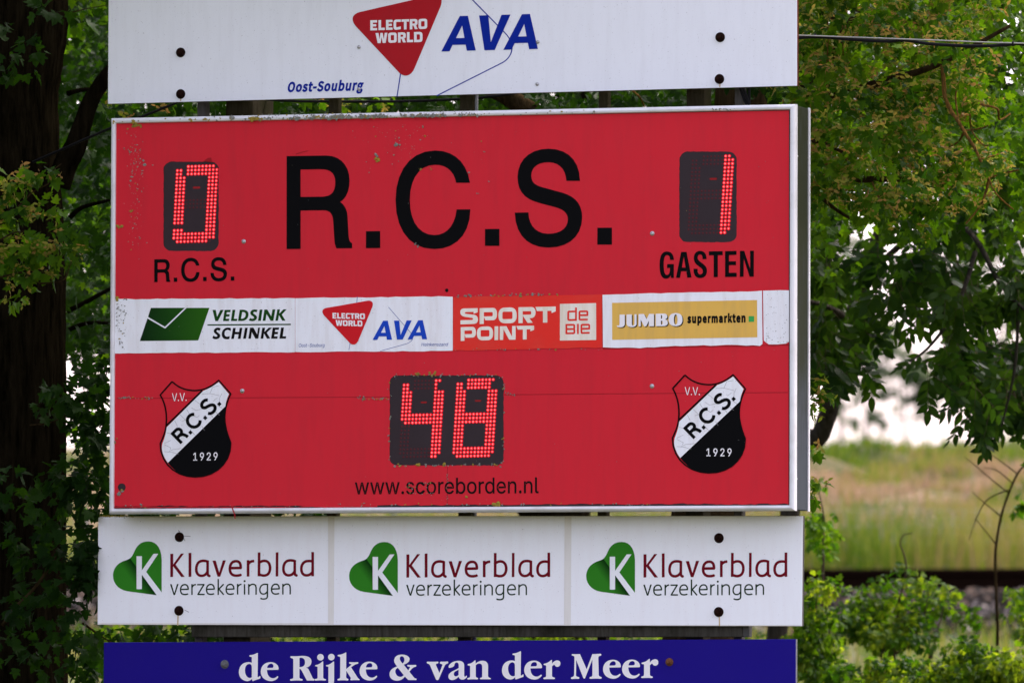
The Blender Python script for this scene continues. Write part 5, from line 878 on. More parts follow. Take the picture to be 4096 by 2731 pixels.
MAPLE = (np.array([(0, 0), (.16, -.05), (.25, .0), (.34, .02), (.50, .10), (.40, .20), (.33, .30), (.47, .42), (.56, .58), (.40, .57), (.24, .52), (.23, .68), (.17, .80), (.10, .86), (0, 1.0)]+[(-.10, .86), (-.17, .80), (-.23, .68), (-.24, .52), (-.40, .57), (-.56, .58), (-.47, .42), (-.33, .30), (-.40, .20), (-.50, .10), (-.34, .02), (-.25, .0), (-.16, -.05)]+[(0, .34)]))
MAPLE_T = [(28, i, (i+1) % 28) for i in range(28)]
MAPLE_LO = np.array([(0, 0), (.34, -.02), (.44, .16), (.30, .28), (.54, .56), (.24, .52), (.20, .74), (0, 1.0), (-.20, .74), (-.24, .52), (-.54, .56), (-.30, .28), (-.44, .16), (-.34, -.02), (0, .34)])
MAPLE_LO_T = [(14, i, (i+1) % 14) for i in range(14)]
LENS = np.array([(0, 0), (.16, .22), (.20, .45), (.13, .75), (0, 1.0), (-.13, .75), (-.20, .45), (-.16, .22)])
LENS_T = [(0, 1, 7), (1, 2, 6), (1, 6, 7), (2, 3, 5), (2, 5, 6), (3, 4, 5)]
def unit(v): return v/np.maximum(np.linalg.norm(v, axis=-1, keepdims=True), 1e-9)
class Leaves:
    def __init__(s): s.V = []; s.F = []; s.A = []; s.n = 0
    def add(s, P, ax, nr, size, tpl, tri, cup=0.18, droop=0.22, tone=None):
        n = len(P)
        if n == 0: return
        ax = unit(ax); nr = unit(nr-(nr*ax).sum(1, keepdims=True)*ax); sd_ = np.cross(ax, nr); k = len(tpl)
        X = tpl[:, 0][None, :]*size[:, None]; Yv = tpl[:, 1][None, :]*size[:, None]
        cu = RNG.uniform(0.3, 1.5, (n, 1))*cup; dr = RNG.uniform(0.2, 1.6, (n, 1))*droop
        Z = (-dr*tpl[:, 1][None, :]**2 + cu*np.abs(tpl[:, 0])[None, :]*1.2)*size[:, None]
        V = P[:, None, :]+sd_[:, None, :]*X[..., None]+ax[:, None, :]*Yv[..., None]+nr[:, None, :]*Z[..., None]
        T = np.asarray(tri)[None]+(np.arange(n)*k)[:, None, None]+s.n
        s.V.append(V.reshape(-1, 3)); s.F.append(T.reshape(-1, 3)); s.n += n*k
        t = RNG.uniform(0, 1, n) if tone is None else tone
        s.A.append(np.repeat(t, k))
    def put(s, name, m, parent):
        return mesh(name, np.concatenate(s.V), np.concatenate(s.F), m, parent, attr=np.concatenate(s.A))
def ball(n, c, r, shell=0.45):
    u = unit(RNG.normal(size=(n, 3))); q = RNG.uniform(0, 1, n)**shell
    return np.array(c)+u*q[:, None]*np.array(r), u
def maple_clump(Lv, c, r, n, size=0.050, lo=False, tilt=0.7, seeds=None, ns=0):
    P, u = ball(n, c, r)
    ax = u*0.7+RNG.normal(0, 0.5, (n, 3))+np.array((0, -0.25, -0.55)); nr = np.array((0, -0.35, 1.0))+RNG.normal(0, tilt, (n, 3))
    tpl, tri = (MAPLE_LO, MAPLE_LO_T) if lo else (MAPLE, MAPLE_T)
    base = RNG.uniform(0.1, 0.9); tone = np.clip(base+RNG.normal(0, 0.22, n), 0, 1)
    Lv.add(P, ax, nr, size*RNG.uniform(0.6, 1.2, n), tpl, tri, tone=tone)
    if seeds is not None and ns:
        C, _ = ball(ns, c, np.array(r)*1.0, 0.35)
        for _k in range(4):
            o = C+RNG.normal(0, 0.012, C.shape); a = unit(RNG.normal(size=C.shape)*np.array((1, .8, .5)))
            nn = unit(RNG.normal(size=C.shape)+np.array((0, -0.8, 0.2)))
            tn = np.clip(RNG.uniform(0, 1)+RNG.normal(0, .25, ns), 0, 1)
            for sg in (1, -1):
                seeds.add(o, a*sg+np.array((0, 0, -0.25)), nn, RNG.uniform(0.020, 0.030, ns), LENS*np.array((1.15, 1)), LENS_T, 0.1, -0.3, tone=tn)
def ash_clump(Lv, c, r, n, tw=None, ln=0.070):
    P, u = ball(n, c, r)
    dirs = unit(u*0.5+RNG.normal(0, 0.35, (n, 3))+np.array((0, -0.1, -0.75)))
    base = RNG.uniform(0.1, 0.9)
    for p, d in zip(P, dirs):
        k = random.choice((3, 4, 4)); Ln = random.uniform(0.13, 0.19); nr = unit(np.array((random.gauss(0, .5), -0.9+random.gauss(0, .4), 0.6+random.gauss(0, .4))))
        sdv = unit(np.cross(d, nr)); PP = []; AX = []
        for j in range(k):
            q = p+d*Ln*(0.25+0.72*j/k)+np.array((0, 0, -0.25))*Ln*(j/k)**2*0.5
            for sg in (1, -1): PP.append(q); AX.append(d*0.75+sdv*sg*0.85)
        PP.append(p+d*Ln); AX.append(d)
        PP = np.array(PP); AX = np.array(AX)+RNG.normal(0, 0.14, (len(AX), 3)); m = len(PP)
        Lv.add(PP, AX, np.tile(nr, (m, 1))+RNG.normal(0, 0.3, (m, 3)), ln*RNG.uniform(0.8, 1.2, m), LENS*np.array((1.12, 1)), LENS_T, -0.3, 0.25, tone=np.clip(base+RNG.normal(0, .2, m), 0, 1))
        if tw is not None: tw.add(tube_geo([p-d*0.03, p+d*Ln*0.5, p+d*Ln], [0.0016, 0.0012, 0.0007], 3, cap=False))
PXM = lambda Y: 1.0/(FPX/K)*((Vector((0, Y, 0))-Vector((0, CAM.y, 0))).length/math.cos(YAW))   # metres per tracing unit at depth Y

# --- big maple at the left edge
lt = thing('maple_tree', 'thick dark maple trunk with a forking limb at the left edge', 'tree', (at(-60, 1300, 0.85).x, 0.85, 0))
g = Geo()
def tpath(pts, Y, k=6): return smooth_path([at(x, y, Y) for x, y in pts], k)
rt = lambda w: w*PXM(0.85)/K
tr_pts = [at(-70, -900, 1.0), at(-62, -300, 0.92), at(-60, 100, 0.88), at(-62, 400, 0.86), at(-58, 700, 0.85), at(-60, 1100, 0.85), at(-60, 1700, 0.85), at(-50, 2400, 0.85), at(-60, 3200, 0.85)]
rad = [290, 340, 340, 302, 305, 332, 332, 320, 350]
pth = smooth_path(tr_pts, 8); rr = np.interp(np.linspace(0, 8, len(pth)), range(9), rad)
pth.append(Vector((pth[-1].x, 0.85, -0.3))); rr = list(rr)+[430]
g.add(tube_geo(pth, [rt(r) for r in rr], 40, 0.012))
lp = tpath([(232, 745), (262, 660), (300, 590), (328, 505), (360, 412), (392, 355), (432, 300), (500, 225), (590, 120), (720, -60), (820, -400)], 0.75)
g.add(tube_geo(lp, [rt(r) for r in np.interp(np.linspace(0, 1, len(lp)), [0, .15, .35, 1], [52, 48, 36, 22])], 16, 0.03))
for pts, w, Y in (([(-160, 40), (-420, -300), (-700, -800)], 120, 0.5), ([(-60, -100), (0, -500), (120, -900)], 150, 1.2), ([(280, 870), (330, 830), (440, 800)], 12, 1.6), ([(270, 1245), (330, 1215), (450, 1150), (520, 1110)], 12, 2.2), ([(270, 375), (330, 360), (430, 352)], 12, 1.9), ([(250, 1330), (320, 1300), (380, 1290), (470, 1296)], 11, 2.0)):
    q = tpath(pts, Y); g.add(tube_geo(q, [rt(w)*(1-0.5*i/len(q)) for i in range(len(q))], 10, 0.04))
g.put('trunk', M['bark'], lt, True)
tw = Geo()
for pts, w, Y in (([(0, 880), (70, 830), (130, 770), (200, 730), (205, 690), (245, 655)], 4, -0.15), ([(0, 1110), (90, 1090), (150, 1130), (210, 1130), (260, 1115), (280, 1060), (310, 1020)], 5, -0.15), ([(0, 960), (60, 930), (140, 925)], 4, -0.2), ([(290, 50), (350, 35), (430, 22)], 3, 0.5),
                  ([(10, 2500), (60, 2430), (130, 2360), (210, 2250), (250, 2190)], 9, 0.2), ([(330, 2490), (400, 2540), (450, 2570)], 6, 0.4), ([(120, 1700), (200, 1690), (280, 1650), (330, 1600)], 4, 0.2)):
    q = tpath(pts, Y); tw.add(tube_geo(q, [rt(w)*(1-0.6*i/len(q)) for i in range(len(q))], 6, 0.08))
tw.put('twigs', M['bark_brown'], lt, True)
LvL = Leaves(); LvS = Leaves(); SdL = Leaves()
HOLES = [(1990, 575, 85, 46), (2070, 880, 55, 120), (2000, 700, 24, 22), (2135, 716, 18, 12), (2245, 620, 18, 38), (2240, 785, 26, 20), (1975, 955, 40, 50), (2310, 640, 20, 20)]
def open_sky(px, py, m=14): return any(((px-a)/(c+m))**2+((py-b)/(d+m))**2 < 1 for a, b, c, d in HOLES)   # places where the real crowns leave the sky free
def clD(Lv, px, py, Y, rx, ry, rz, n, **kw):
    if open_sky(px, py): return
    s = PXM(Y); maple_clump(Lv, tuple(atd(px, py, Y)), (rx*s, rz, ry*s), n, **kw)
# lit spray with seeds in front of the trunk
for px, py, rx, ry, n in ((30, 425, 50, 30, 20), (90, 400, 55, 28, 18), (40, 480, 55, 35, 22), (60, 560, 60, 40, 26), (130, 585, 55, 35, 22), (20, 600, 40, 40, 18), (60, 640, 45, 35, 18), (150, 540, 45, 25, 14), (30, 690, 28, 18, 8), (95, 480, 40, 28, 12), (110, 630, 30, 20, 7), (0, 520, 30, 60, 18), (180, 575, 20, 15, 5)):
    clD(LvL, px, py, -0.15, rx, ry, 0.12, int(n*1.35), seeds=SdL, ns=max(2, n//3))
for px, py, rx, ry, n in ((20, 120, 30, 30, 6), (60, 85, 20, 12, 3), (40, 165, 45, 20, 8), (80, 120, 30, 15, 4), (90, 20, 25, 15, 5), (130, 30, 20, 12, 4), (10, 60, 30, 20, 5)): clD(LvS, px, py, 0.1, rx, ry, 0.1, n+3, size=0.058)
# shoots low down, in the maple leaf with shade in its colour
for px, py, rx, ry, n in ((150, 905, 50, 35, 26), (110, 940, 30, 25, 10), (200, 930, 45, 45, 34), (225, 880, 25, 40, 18), (220, 1000, 30, 60, 34), (160, 1090, 60, 60, 40), (210, 1130, 40, 60, 40), (100, 1160, 60, 60, 28), (60, 1250, 70, 70, 34), (150, 1250, 70, 80, 54), (210, 1300, 35, 90, 50), (60, 1380, 70, 70, 30), (140, 1400, 70, 80, 40), (100, 1500, 90, 70, 34), (200, 1480, 30, 40, 16), (190, 1540, 35, 30, 14), (20, 1480, 40, 70, 16), (20, 1120, 40, 70, 14), (235, 1180, 12, 60, 12), (180, 1330, 40, 40, 20)):
    clD(LvS, px, py, 0.22, rx, ry, 0.16, int(n*1.3), size=0.058)
# foliage between the trunk and the boards, then the crown above
for _ in range(120):
    py = random.uniform(-60, 830); clD(LvL if random.random() < 0.16 else LvS, random.uniform(130, 310), py, random.uniform(1.6, 6.0), 42, 45, 0.3, 18)
for _ in range(60): clD(LvL, random.uniform(-500, 330), random.uniform(-420, 60), random.uniform(0.5, 4), 60, 60, 0.35, 26, lo=True)
for _ in range(120):
    c = (random.uniform(-5.6, -0.8), random.uniform(-1.6, 5.0), random.uniform(5.0, 9.0)); maple_clump(LvL, c, (0.55, 0.55, 0.4), 70, 0.095, lo=True)
for _ in range(60):
    c = (random.uniform(-5.8, -2.6), random.uniform(-1.2, 4.0), random.uniform(1.0, 5.2)); maple_clump(LvS, c, (0.5, 0.5, 0.45), 60, 0.08, lo=True)
for _ in range(330):  # unseen leaf clumps added front left to darken boards and trunk
    c = (random.uniform(-6.5, -1.6), random.uniform(-6.5, 0.2), random.uniform(5.2, 8.0) if random.random() < .45 else random.uniform(0.9, 5.4))
    if c[0] > -3.1-0.30*c[1] and c[2] < 5.7: continue
    if c[0] > -3.1+0.05*c[1] and c[2] < 5.7: continue
    maple_clump(LvS, c, (0.5, 0.5, 0.45), 60, 0.095, lo=True)
for px, py, n in ((232, 850, 26), (240, 820, 18), (205, 870, 22), (225, 930, 26), (200, 980, 24), (235, 1000, 24), (195, 1040, 20), (225, 1080, 24), (180, 1130, 16), (220, 1180, 20), (185, 1010, 14)): clD(LvS, px, py, random.uniform(0.6, 1.6), 30, 36, 0.2, n)
for px, py in ((170, 980), (180, 1040), (200, 1100), (170, 1160), (215, 1030), (190, 930)): clD(LvL, px, py, random.uniform(3, 5), 26, 26, 0.2, 10, lo=True)
for _ in range(34): clD(LvS, random.uniform(240, 820), random.choice((1178, 1452))+random.uniform(-20, 20), random.uniform(0.6, 1.6), 40, 26, 0.15, 14)
LvL.put('crown', M['maple_leaf'], lt); LvS.put('shade_foliage', M['maple_leaf_shaded'], lt); SdL.put('seed_wings', M['seed'], lt)

# --- field maple behind the boards, its crown showing on the right
rtree = thing('maple_tree', 'field maple with pale winged seeds and orange lichened branches right of the boards', 'tree', (0.35, 2.3, 0))
g = Geo(); q = smooth_path([(0.35, 2.3, -0.3), (0.36, 2.3, 1.2), (0.42, 2.25, 2.4), (0.55, 2.2, 3.4), (0.6, 2.2, 4.6), (0.5, 2.3, 6.5)], 6)
g.add(tube_geo(q, [0.20-0.12*i/len(q) for i in range(len(q))], 18, 0.03)); TRK = g
def limb(g, pts, r0, r1, n=8, wob=0.1):
    q = smooth_path(pts, 6); g.add(tube_geo(q, [r0+(r1-r0)*i/(len(q)-1) for i in range(len(q))], n, wob))
limb(g, [(0.55, 2.2, 3.2), atd(1750, 330, 1.6), atd(1900, 230, 1.2), atd(2020, 190, 1.0), atd(2150, 150, 0.9), atd(2320, 60, 0.9)], 0.035, 0.007)
limb(g, [(0.5, 2.25, 2.9), atd(1780, 470, 1.8), atd(1900, 420, 1.6), atd(2030, 412, 1.5), atd(2190, 415, 1.5)], 0.03, 0.007)
limb(g, [(0.45, 2.3, 3.6), (-0.4, 1.9, 4.3), (-1.2, 1.7, 4.6)], 0.06, 0.02); limb(g, [(0.55, 2.2, 3.6), (1.2, 2.0, 4.6), (2.2, 1.7, 5.4)], 0.07, 0.02); limb(g, [(0.6, 2.2, 4.4), (0.3, 1.5, 5.6), (-0.2, 0.8, 6.4)], 0.06, 0.02)
for pts, r in (([(1862, 432), (1905, 470), (1950, 500), (1990, 515)], 0.010), ([(1863, 322), (1905, 335), (1935, 350)], 0.012), ([(1840, 215), (1865, 225), (1890, 240)], 0.012), ([(1900, 33), (1935, 60), (1950, 85)], 0.010), ([(1830, 195), (1860, 200)], .012), ([(1968, 228), (2010, 190)], 0.009), ([(1902, 105), (1940, 135), (1977, 170)], 0.006)): limb(g, [atd(x, y, 1.1) for x, y in pts], r, r*0.6, 6)
g.put('trunk', M['bark_brown'], rtree, True)
tw = Geo()
limb(tw, [atd(x, y, 0.7) for x, y in ((2165, 150), (2170, 218), (2184, 254), (2202, 280), (2215, 303), (2238, 339), (2251, 366), (2271, 409), (2264, 442), (2248, 478), (2218, 514))], 0.0095, 0.0035, 8, 0.2)
for pts, r in (([(2271, 409), (2304, 399), (2338, 391)], 0.005), ([(2251, 366), (2294, 354)], 0.005), ([(2271, 409), (2288, 445), (2327, 481)], 0.0045), ([(2271, 409), (2264, 442), (2258, 470)], .005), ([(2215, 303), (2202, 325), (2180, 338)], 0.005), ([(2202, 280), (2195, 225), (2202, 190)], 0.0045), ([(2228, 262), (2232, 300), (2255, 330), (2270, 335)], 0.004), ([(2215, 300), (2250, 296), (2270, 288)], 0.004), ([(1960, 360), (1930, 372), (1895, 378), (1880, 382)], 0.006), ([(2250, 240), (2290, 250), (2296, 275), (2320, 262)], 0.006), ([(1900, 40), (1902, 100), (1895, 190)], 0.004), ([(1935, 60), (1937, 160), (1934, 185)], 0.0035), ([(2004, 420), (2030, 470), (2070, 485)], 0.005), ([(1450, 205), (1470, 225), (1480, 245)], .005)):
    limb(tw, [atd(x, y, random.uniform(0.55, 0.95)) for x, y in pts], r, r*0.6, 6, 0.2)
tw.put('branches', M['bark_lichen'], rtree, True)
LvR = Leaves(); SdR = Leaves(); LvB = Leaves(); LvG = Leaves()
def dens(px, py):     # how far the maple reaches down on the right
    lim = 610 if px < 1925 else (500 if px < 2080 else (550 if px < 2150 else 470))
    return py < lim
k = 0
while k < 240:
    px, py = random.uniform(1800, 2290), random.uniform(-130, 600)
    if not dens(px, py): continue
    if px > 2230 and py > 60 and py < 330 and random.random() < 0.75: continue
    clD(LvR, px, py, random.uniform(0.45, 1.9), 46, 32, 0.2, 22, size=0.042, seeds=SdR, ns=6 if py < 470 else 3); k += 1
k = 0
while k < 260:
    px, py = random.uniform(1780, 2420), random.uniform(-160, 640)
    if not dens(px, py-60): continue
    clD(LvB, px, py, random.uniform(2.2, 5.5), 55, 45, 0.3, 26, lo=True); k += 1
for _ in range(170):    # behind the boards, seen through the slits, leaf colour darkened for shade
    clD(LvG, random.uniform(180, 1850), random.uniform(100, 340), random.uniform(1.2, 5.0), 60, 50, 0.35, 24, lo=True)
for _ in range(16): clD(LvR, random.uniform(1850, 1950) if _ < 8 else random.uniform(250, 900), 215+random.uniform(-15, 40), random.uniform(0.7, 1.2), 45, 25, 0.15, 10, seeds=SdR, ns=2)
for px, py, rx, ry, n in ((1880, 880, 28, 30, 16), (1895, 905, 20, 18, 8), (1868, 930, 14, 30, 8), (1872, 1040, 10, 16, 4), (1880, 1110, 14, 12, 5), (1868, 1150, 8, 20, 4)): clD(LvR, px, py, 0.6, rx, ry, 0.08, n, seeds=SdR, ns=2)
for _ in range(150):
    c = (random.uniform(-1.8, 5.2), random.uniform(-0.4, 6.0), random.uniform(5.0, 9.0)); maple_clump(LvB, c, (0.55, 0.55, 0.4), 60, 0.095, lo=True)
for _ in range(40):
    c = (random.uniform(2.6, 5.2), random.uniform(0.6, 5.0), random.uniform(3.4, 5.6)); maple_clump(LvB, c, (0.5, 0.5, 0.4), 50, 0.08, lo=True)
LvR.put('crown', M['maple_leaf'], rtree); LvB.put('inner_crown', M['maple_leaf'], rtree); LvG.put('shaded_crown', M['maple_leaf_shaded'], rtree); SdR.put('seed_wings', M['seed'], rtree)

# --- ash behind on the right, hanging feathered leaves against the sky
ash = thing('ash_tree', 'dark ash with hanging feathered leaves against the white sky on the right', 'tree', (atd(1700, 1700, 8.0).x, 8.0, 0))
g = Geo(); b0 = atd(1700, 1700, 8.0)
limb(g, [(b0.x, 8.0, -0.2), (b0.x+0.1, 8.0, 1.0), atd(1825, 1100, 8.0), atd(1886, 995, 8.0), atd(1928, 850, 7.8), atd(1985, 640, 7.5), atd(2080, 380, 7.2), atd(2160, 60, 7)], 0.058, 0.034, 14, 0.04)
limb(g, [atd(1985, 640, 7.5), atd(2100, 540, 6.4), atd(2200, 520, 5.6), atd(2248, 560, 5.0), atd(2290, 640, 4.6), atd(2340, 700, 4.4), atd(2400, 740, 4.2)], 0.018, 0.007, 8)
limb(g, [atd(2080, 380, 7.2), atd(2230, 420, 6), atd(2360, 520, 5)], 0.016, 0.008, 8); limb(g, [atd(1950, 740, 7.6), atd(1930, 720, 6), atd(1890, 700, 5), atd(1850, 690, 4.6)], 0.02, 0.008, 6)
limb(g, [atd(2240, 580, 5), atd(2200, 700, 4.6), atd(2140, 790, 4.4), atd(2090, 830, 4.2)], 0.012, 0.004, 6); limb(g, [atd(2340, 700, 4.4), atd(2330, 850, 4.4), atd(2300, 980, 4.4)], 0.010, 0.004, 6)
M['bark_grey'] = bark('bark_grey', (0.022, 0.020, 0.016), (0.060, 0.054, 0.045)); g.put('trunk', M['bark_grey'], ash, True)
LvA = Leaves(); twA = Geo()
def cA_(px, py, Y, rx, ry, n): s = PXM(Y); ash_clump(LvA, tuple(atd(px, py, Y)), (rx*s, 0.25, ry*s), n, twA)
for px, py, rx, ry, n in ((1880, 560, 18, 50, 10), (1885, 640, 22, 50, 12), (1880, 720, 20, 60, 14), (1895, 800, 28, 50, 12), (1885, 880, 20, 35, 6), (1950, 640, 30, 30, 9), (1970, 760, 32, 35, 11), (1945, 830, 28, 36, 9), (1990, 815, 20, 22, 4), (1985, 880, 12, 26, 3), (1965, 915, 9, 28, 3), (1940, 880, 16, 25, 3),
        (2050, 640, 40, 28, 12), (2110, 640, 42, 38, 14), (2060, 710, 36, 26, 8), (2170, 660, 42, 42, 16), (2200, 720, 36, 28, 12), (2150, 765, 22, 18, 4), (2230, 705, 22, 25, 7), (2150, 855, 20, 28, 5), (2130, 895, 12, 24, 3), (2180, 825, 30, 26, 8), (2230, 865, 42, 42, 15), (2290, 850, 46, 48, 20), (2340, 840, 38, 56, 20), (2270, 930, 42, 36, 14), (2330, 940, 42, 48, 18), (2220, 930, 22, 36, 5), (2310, 1000, 32, 20, 5), (2250, 1000, 16, 14, 2),
        (2300, 600, 36, 48, 13), (2340, 700, 28, 46, 13), (2300, 735, 26, 26, 7), (2300, 500, 50, 60, 14), (2340, 420, 40, 50, 12), (2290, 340, 40, 60, 14), (2310, 230, 40, 50, 14), (2260, 150, 40, 50, 12), (2330, 120, 40, 40, 10), (2330, 330, 40, 40, 10), (2240, 430, 40, 40, 12), (2200, 520, 50, 40, 13), (2110, 560, 40, 24, 8), (1875, 480, 30, 40, 8)):
    if open_sky(px, py, 0): continue
    cA_(px, py-48, random.uniform(4.0, 6.6), rx, ry, max(2, int(n*1.5)))
for _ in range(60): cA_(random.uniform(2360, 3300), random.uniform(-300, 1000), random.uniform(4, 8), 60, 60, 9)
for _ in range(40): cA_(random.uniform(1300, 2360), random.uniform(-700, 60), random.uniform(5, 8), 60, 60, 9)
for _ in range(30): cA_(random.uniform(1500, 1860), random.uniform(500, 800), random.uniform(4.5, 7), 50, 50, 9)
LvA.put('crown', M['ash_leaf'], ash); twA.put('leaf_stalks', M['twig'], ash)

# --- dense maple further back, closing the view behind the trunk and the boards
bt = thing('maple_tree', 'dense shady maple further back behind the trunk and the boards', 'tree', (-3.0, 10.5, 0))
g = Geo(); limb(g, [(-3.0, 10.5, -0.3), (-3.0, 10.5, 2.0), (-2.9, 10.6, 4.5), (-2.7, 10.5, 8.0)], 0.26, 0.08, 14, 0.03)
limb(g, [(-3.0, 10.5, 2.6), (-4.2, 10.0, 4.6), (-5.4, 9.8, 6.0)], 0.12, 0.04); limb(g, [(-2.9, 10.6, 3.0), (-1.6, 10.0, 4.4), (0.2, 9.6, 5.6)], 0.12, 0.04)
g.put('trunk', M['bark'], bt, True); LvT = Leaves()
for _ in range(190): clD(LvT, random.uniform(120, 330), random.uniform(-80, 790), random.uniform(7, 13), 45, 45, 0.5, 26, size=0.06, lo=True)
for _ in range(300):
    px, py = random.uniform(-500, 420), random.uniform(-320, 790)
    clD(LvT, px, py, random.uniform(8, 13), 55, 50, 0.5, 26, size=0.068, lo=True)
for _ in range(300): clD(LvT, random.uniform(380, 1900), random.uniform(60, 330), random.uniform(8, 13), 60, 40, 0.5, 26, size=0.068, lo=True)
for _ in range(110): clD(LvT, random.uniform(1830, 2280), random.uniform(-150, 420), random.uniform(8, 12), 55, 45, 0.5, 20, size=0.068, lo=True)
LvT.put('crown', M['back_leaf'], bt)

# ------------------------------------------------------------------ ground, railway bank, dike
def zp(py, Y): return atd(2100, py, Y).z
Y_RAIL = 36.0
Z_R = zp(1306, Y_RAIL)                           # top of the rail
PROF = [(-2, -0.05), (6, -0.05), (14, 0.25), (22, zp(1600, 22)), (28, zp(1520, 28)), (32.2, zp(1472, 32.2)), (35.0, zp(1366, 35.0)), (37.6, zp(1366, 35.0)+0.02), (39.4, zp(1316, 39.4)), (42.5, zp(1235, 42.5)), (46, zp(1165, 46)), (51, zp(1095, 51)), (55.5, zp(1046, 55.5)), (58, zp(1040, 58)), (64, zp(1080, 64)), (80, 1.0), (110, -0.4)]
PY = np.array([p[0] for p in PROF]); PZ = np.array([p[1] for p in PROF])
VN = RNG.uniform(-1, 1, (3, 64, 64))
def vnoise(k, x, y):
    xi, yi = np.floor(x).astype(int), np.floor(y).astype(int); fx, fy_ = x-xi, y-yi; fx = fx*fx*(3-2*fx); fy_ = fy_*fy_*(3-2*fy_)
    g_ = lambda a, b: VN[k, a % 64, b % 64]
    return (g_(xi, yi)*(1-fx)+g_(xi+1, yi)*fx)*(1-fy_)+(g_(xi, yi+1)*(1-fx)+g_(xi+1, yi+1)*fx)*fy_
def ground_z(x, y):
    x = np.asarray(x, float); y = np.asarray(y, float)
    d = np.clip((y-41)/2, 0, 1)
    return np.interp(y, PY, PZ)+d*(0.16*vnoise(0, x*0.8, y*0.8)+0.12*vnoise(1, x*1.9, y*1.7))+0.06*vnoise(2, x*0.9, y*0.9)*np.clip((y-12)/8, 0, 1)*(y < 31)
def patchy(name, stops, scale, stretch=(1, 1, 1), rough=0.95):
    m = mat(name, stops[0][1], rough, spec=0.1); f = noise(m, scale, 7, 0.65, coords(m, stretch))
    L(m, ramp(m, f, stops), bsdf(m).inputs['Base Color']); bump(m, f, 0.6, 0.1); return m
M['turf'] = patchy('turf', [(0.3, (0.03, 0.05, 0.010)), (0.5, (0.055, 0.058, 0.018)), (0.7, (0.11, 0.08, 0.040))], 1.4)
M['dike_grass'] = patchy('dike_grass', [(0.36, (0.030, 0.040, 0.010)), (0.48, (0.07, 0.062, 0.022)), (0.58, (0.13, 0.09, 0.05)), (0.70, (0.19, 0.125, 0.08))], 1.1, (1, 1, 1.6))
M['ballast'] = patchy('ballast', [(0.3, (0.02, 0.018, 0.017)), (0.55, (0.045, 0.04, 0.04)), (0.75, (0.08, 0.065, 0.055))], 14)
def strip(name, ya, yb, m, ny, x0=-60, x1=45, nx=211):
    xs = np.linspace(x0, x1, nx); ys = np.linspace(ya, yb, ny); X, Yg = np.meshgrid(xs, ys)
    V = np.stack([X, Yg, ground_z(X, Yg)], -1).reshape(-1, 3)
    F = [(j*nx+i, j*nx+i+1, (j+1)*nx+i+1, (j+1)*nx+i) for j in range(ny-1) for i in range(nx-1)]
    o = mesh(name, V, F, m, None, True); o['kind'] = 'structure'; return o
o = mesh('ground', [(-2500, -400, -0.06), (2500, -400, -0.06), (2500, 3500, -0.06), (-2500, 3500, -0.06)], [(0, 1, 2, 3)], M['turf']); o['kind'] = 'structure'
strip('embankment', 5, 32.3, M['turf'], 60); strip('railway_ballast', 32.3, 38.6, M['ballast'], 30); strip('dike', 38.6, 110, M['dike_grass'], 240, nx=421)
# rail
prof = [(-0.075, 0), (0.075, 0), (0.075, 0.012), (0.012, 0.03), (0.010, 0.11), (0.036, 0.125), (0.036, 0.165), (0.030, 0.172), (-0.030, 0.172), (-0.036, 0.165), (-0.036, 0.125), (-0.010, 0.11), (-0.012, 0.03), (-0.075, 0.012)]
hgt = Z_R-zp(1358, Y_RAIL); sc_ = hgt/0.172
V = [(x, Y_RAIL+p[0]*sc_, Z_R-hgt+p[1]*sc_) for x in (-60, 45) for p in prof]; n = len(prof)
F = [(k, (k+1) % n, n+(k+1) % n, n+k) for k in range(n)]+[tuple(range(n-1, -1, -1)), tuple(range(n, 2*n))]
M['rail'] = rust_mat('rail', (0.004, 0.002, 0.0012), (0.010, 0.005, 0.003))
tag(mesh('railway_rail', V, F, M['rail']), 'dark rusty rail lying on grey ballast stones', 'rail')
# ballast stones
_bm = bmesh.new(); bmesh.ops.create_icosphere(_bm, subdivisions=1, radius=1); I1V = np.array([v.co for v in _bm.verts]); I1F = np.array([[v.index for v in f.verts] for f in _bm.faces]); _bm.free()
n = 9000; xs = RNG.uniform(-22, -1, n); ys = RNG.uniform(32.1, 36.2, n); r = RNG.uniform(0.022, 0.05, n)
P = np.stack([xs, ys, ground_z(xs, ys)+r*0.35], -1)
V = P[:, None, :]+I1V[None]*(1+RNG.normal(0, 0.22, (n, len(I1V), 1)))*r[:, None, None]*RNG.uniform(0.7, 1.25, (n, 1, 3))
st_m = mat('stone', (0.2, 0.2, 0.2), 0.9); a = N(st_m, 'ShaderNodeAttribute', attribute_name='rnd'); L(st_m, ramp(st_m, a.outputs['Fac'], [(0, (0.012, 0.010, 0.008)), (0.5, (0.032, 0.029, 0.025)), (0.85, (0.10, 0.072, 0.052)), (1, (0.20, 0.185, 0.165))]), bsdf(st_m).inputs['Base Color'])
tag(mesh('ballast_stones', V.reshape(-1, 3), (I1F[None]+(np.arange(n)*len(I1V))[:, None, None]).reshape(-1, 3), st_m, attr=np.repeat(RNG.uniform(0, 1, n), len(I1V))), 'grey and brown crushed stones heaped below the rail', None, None, 'stuff')
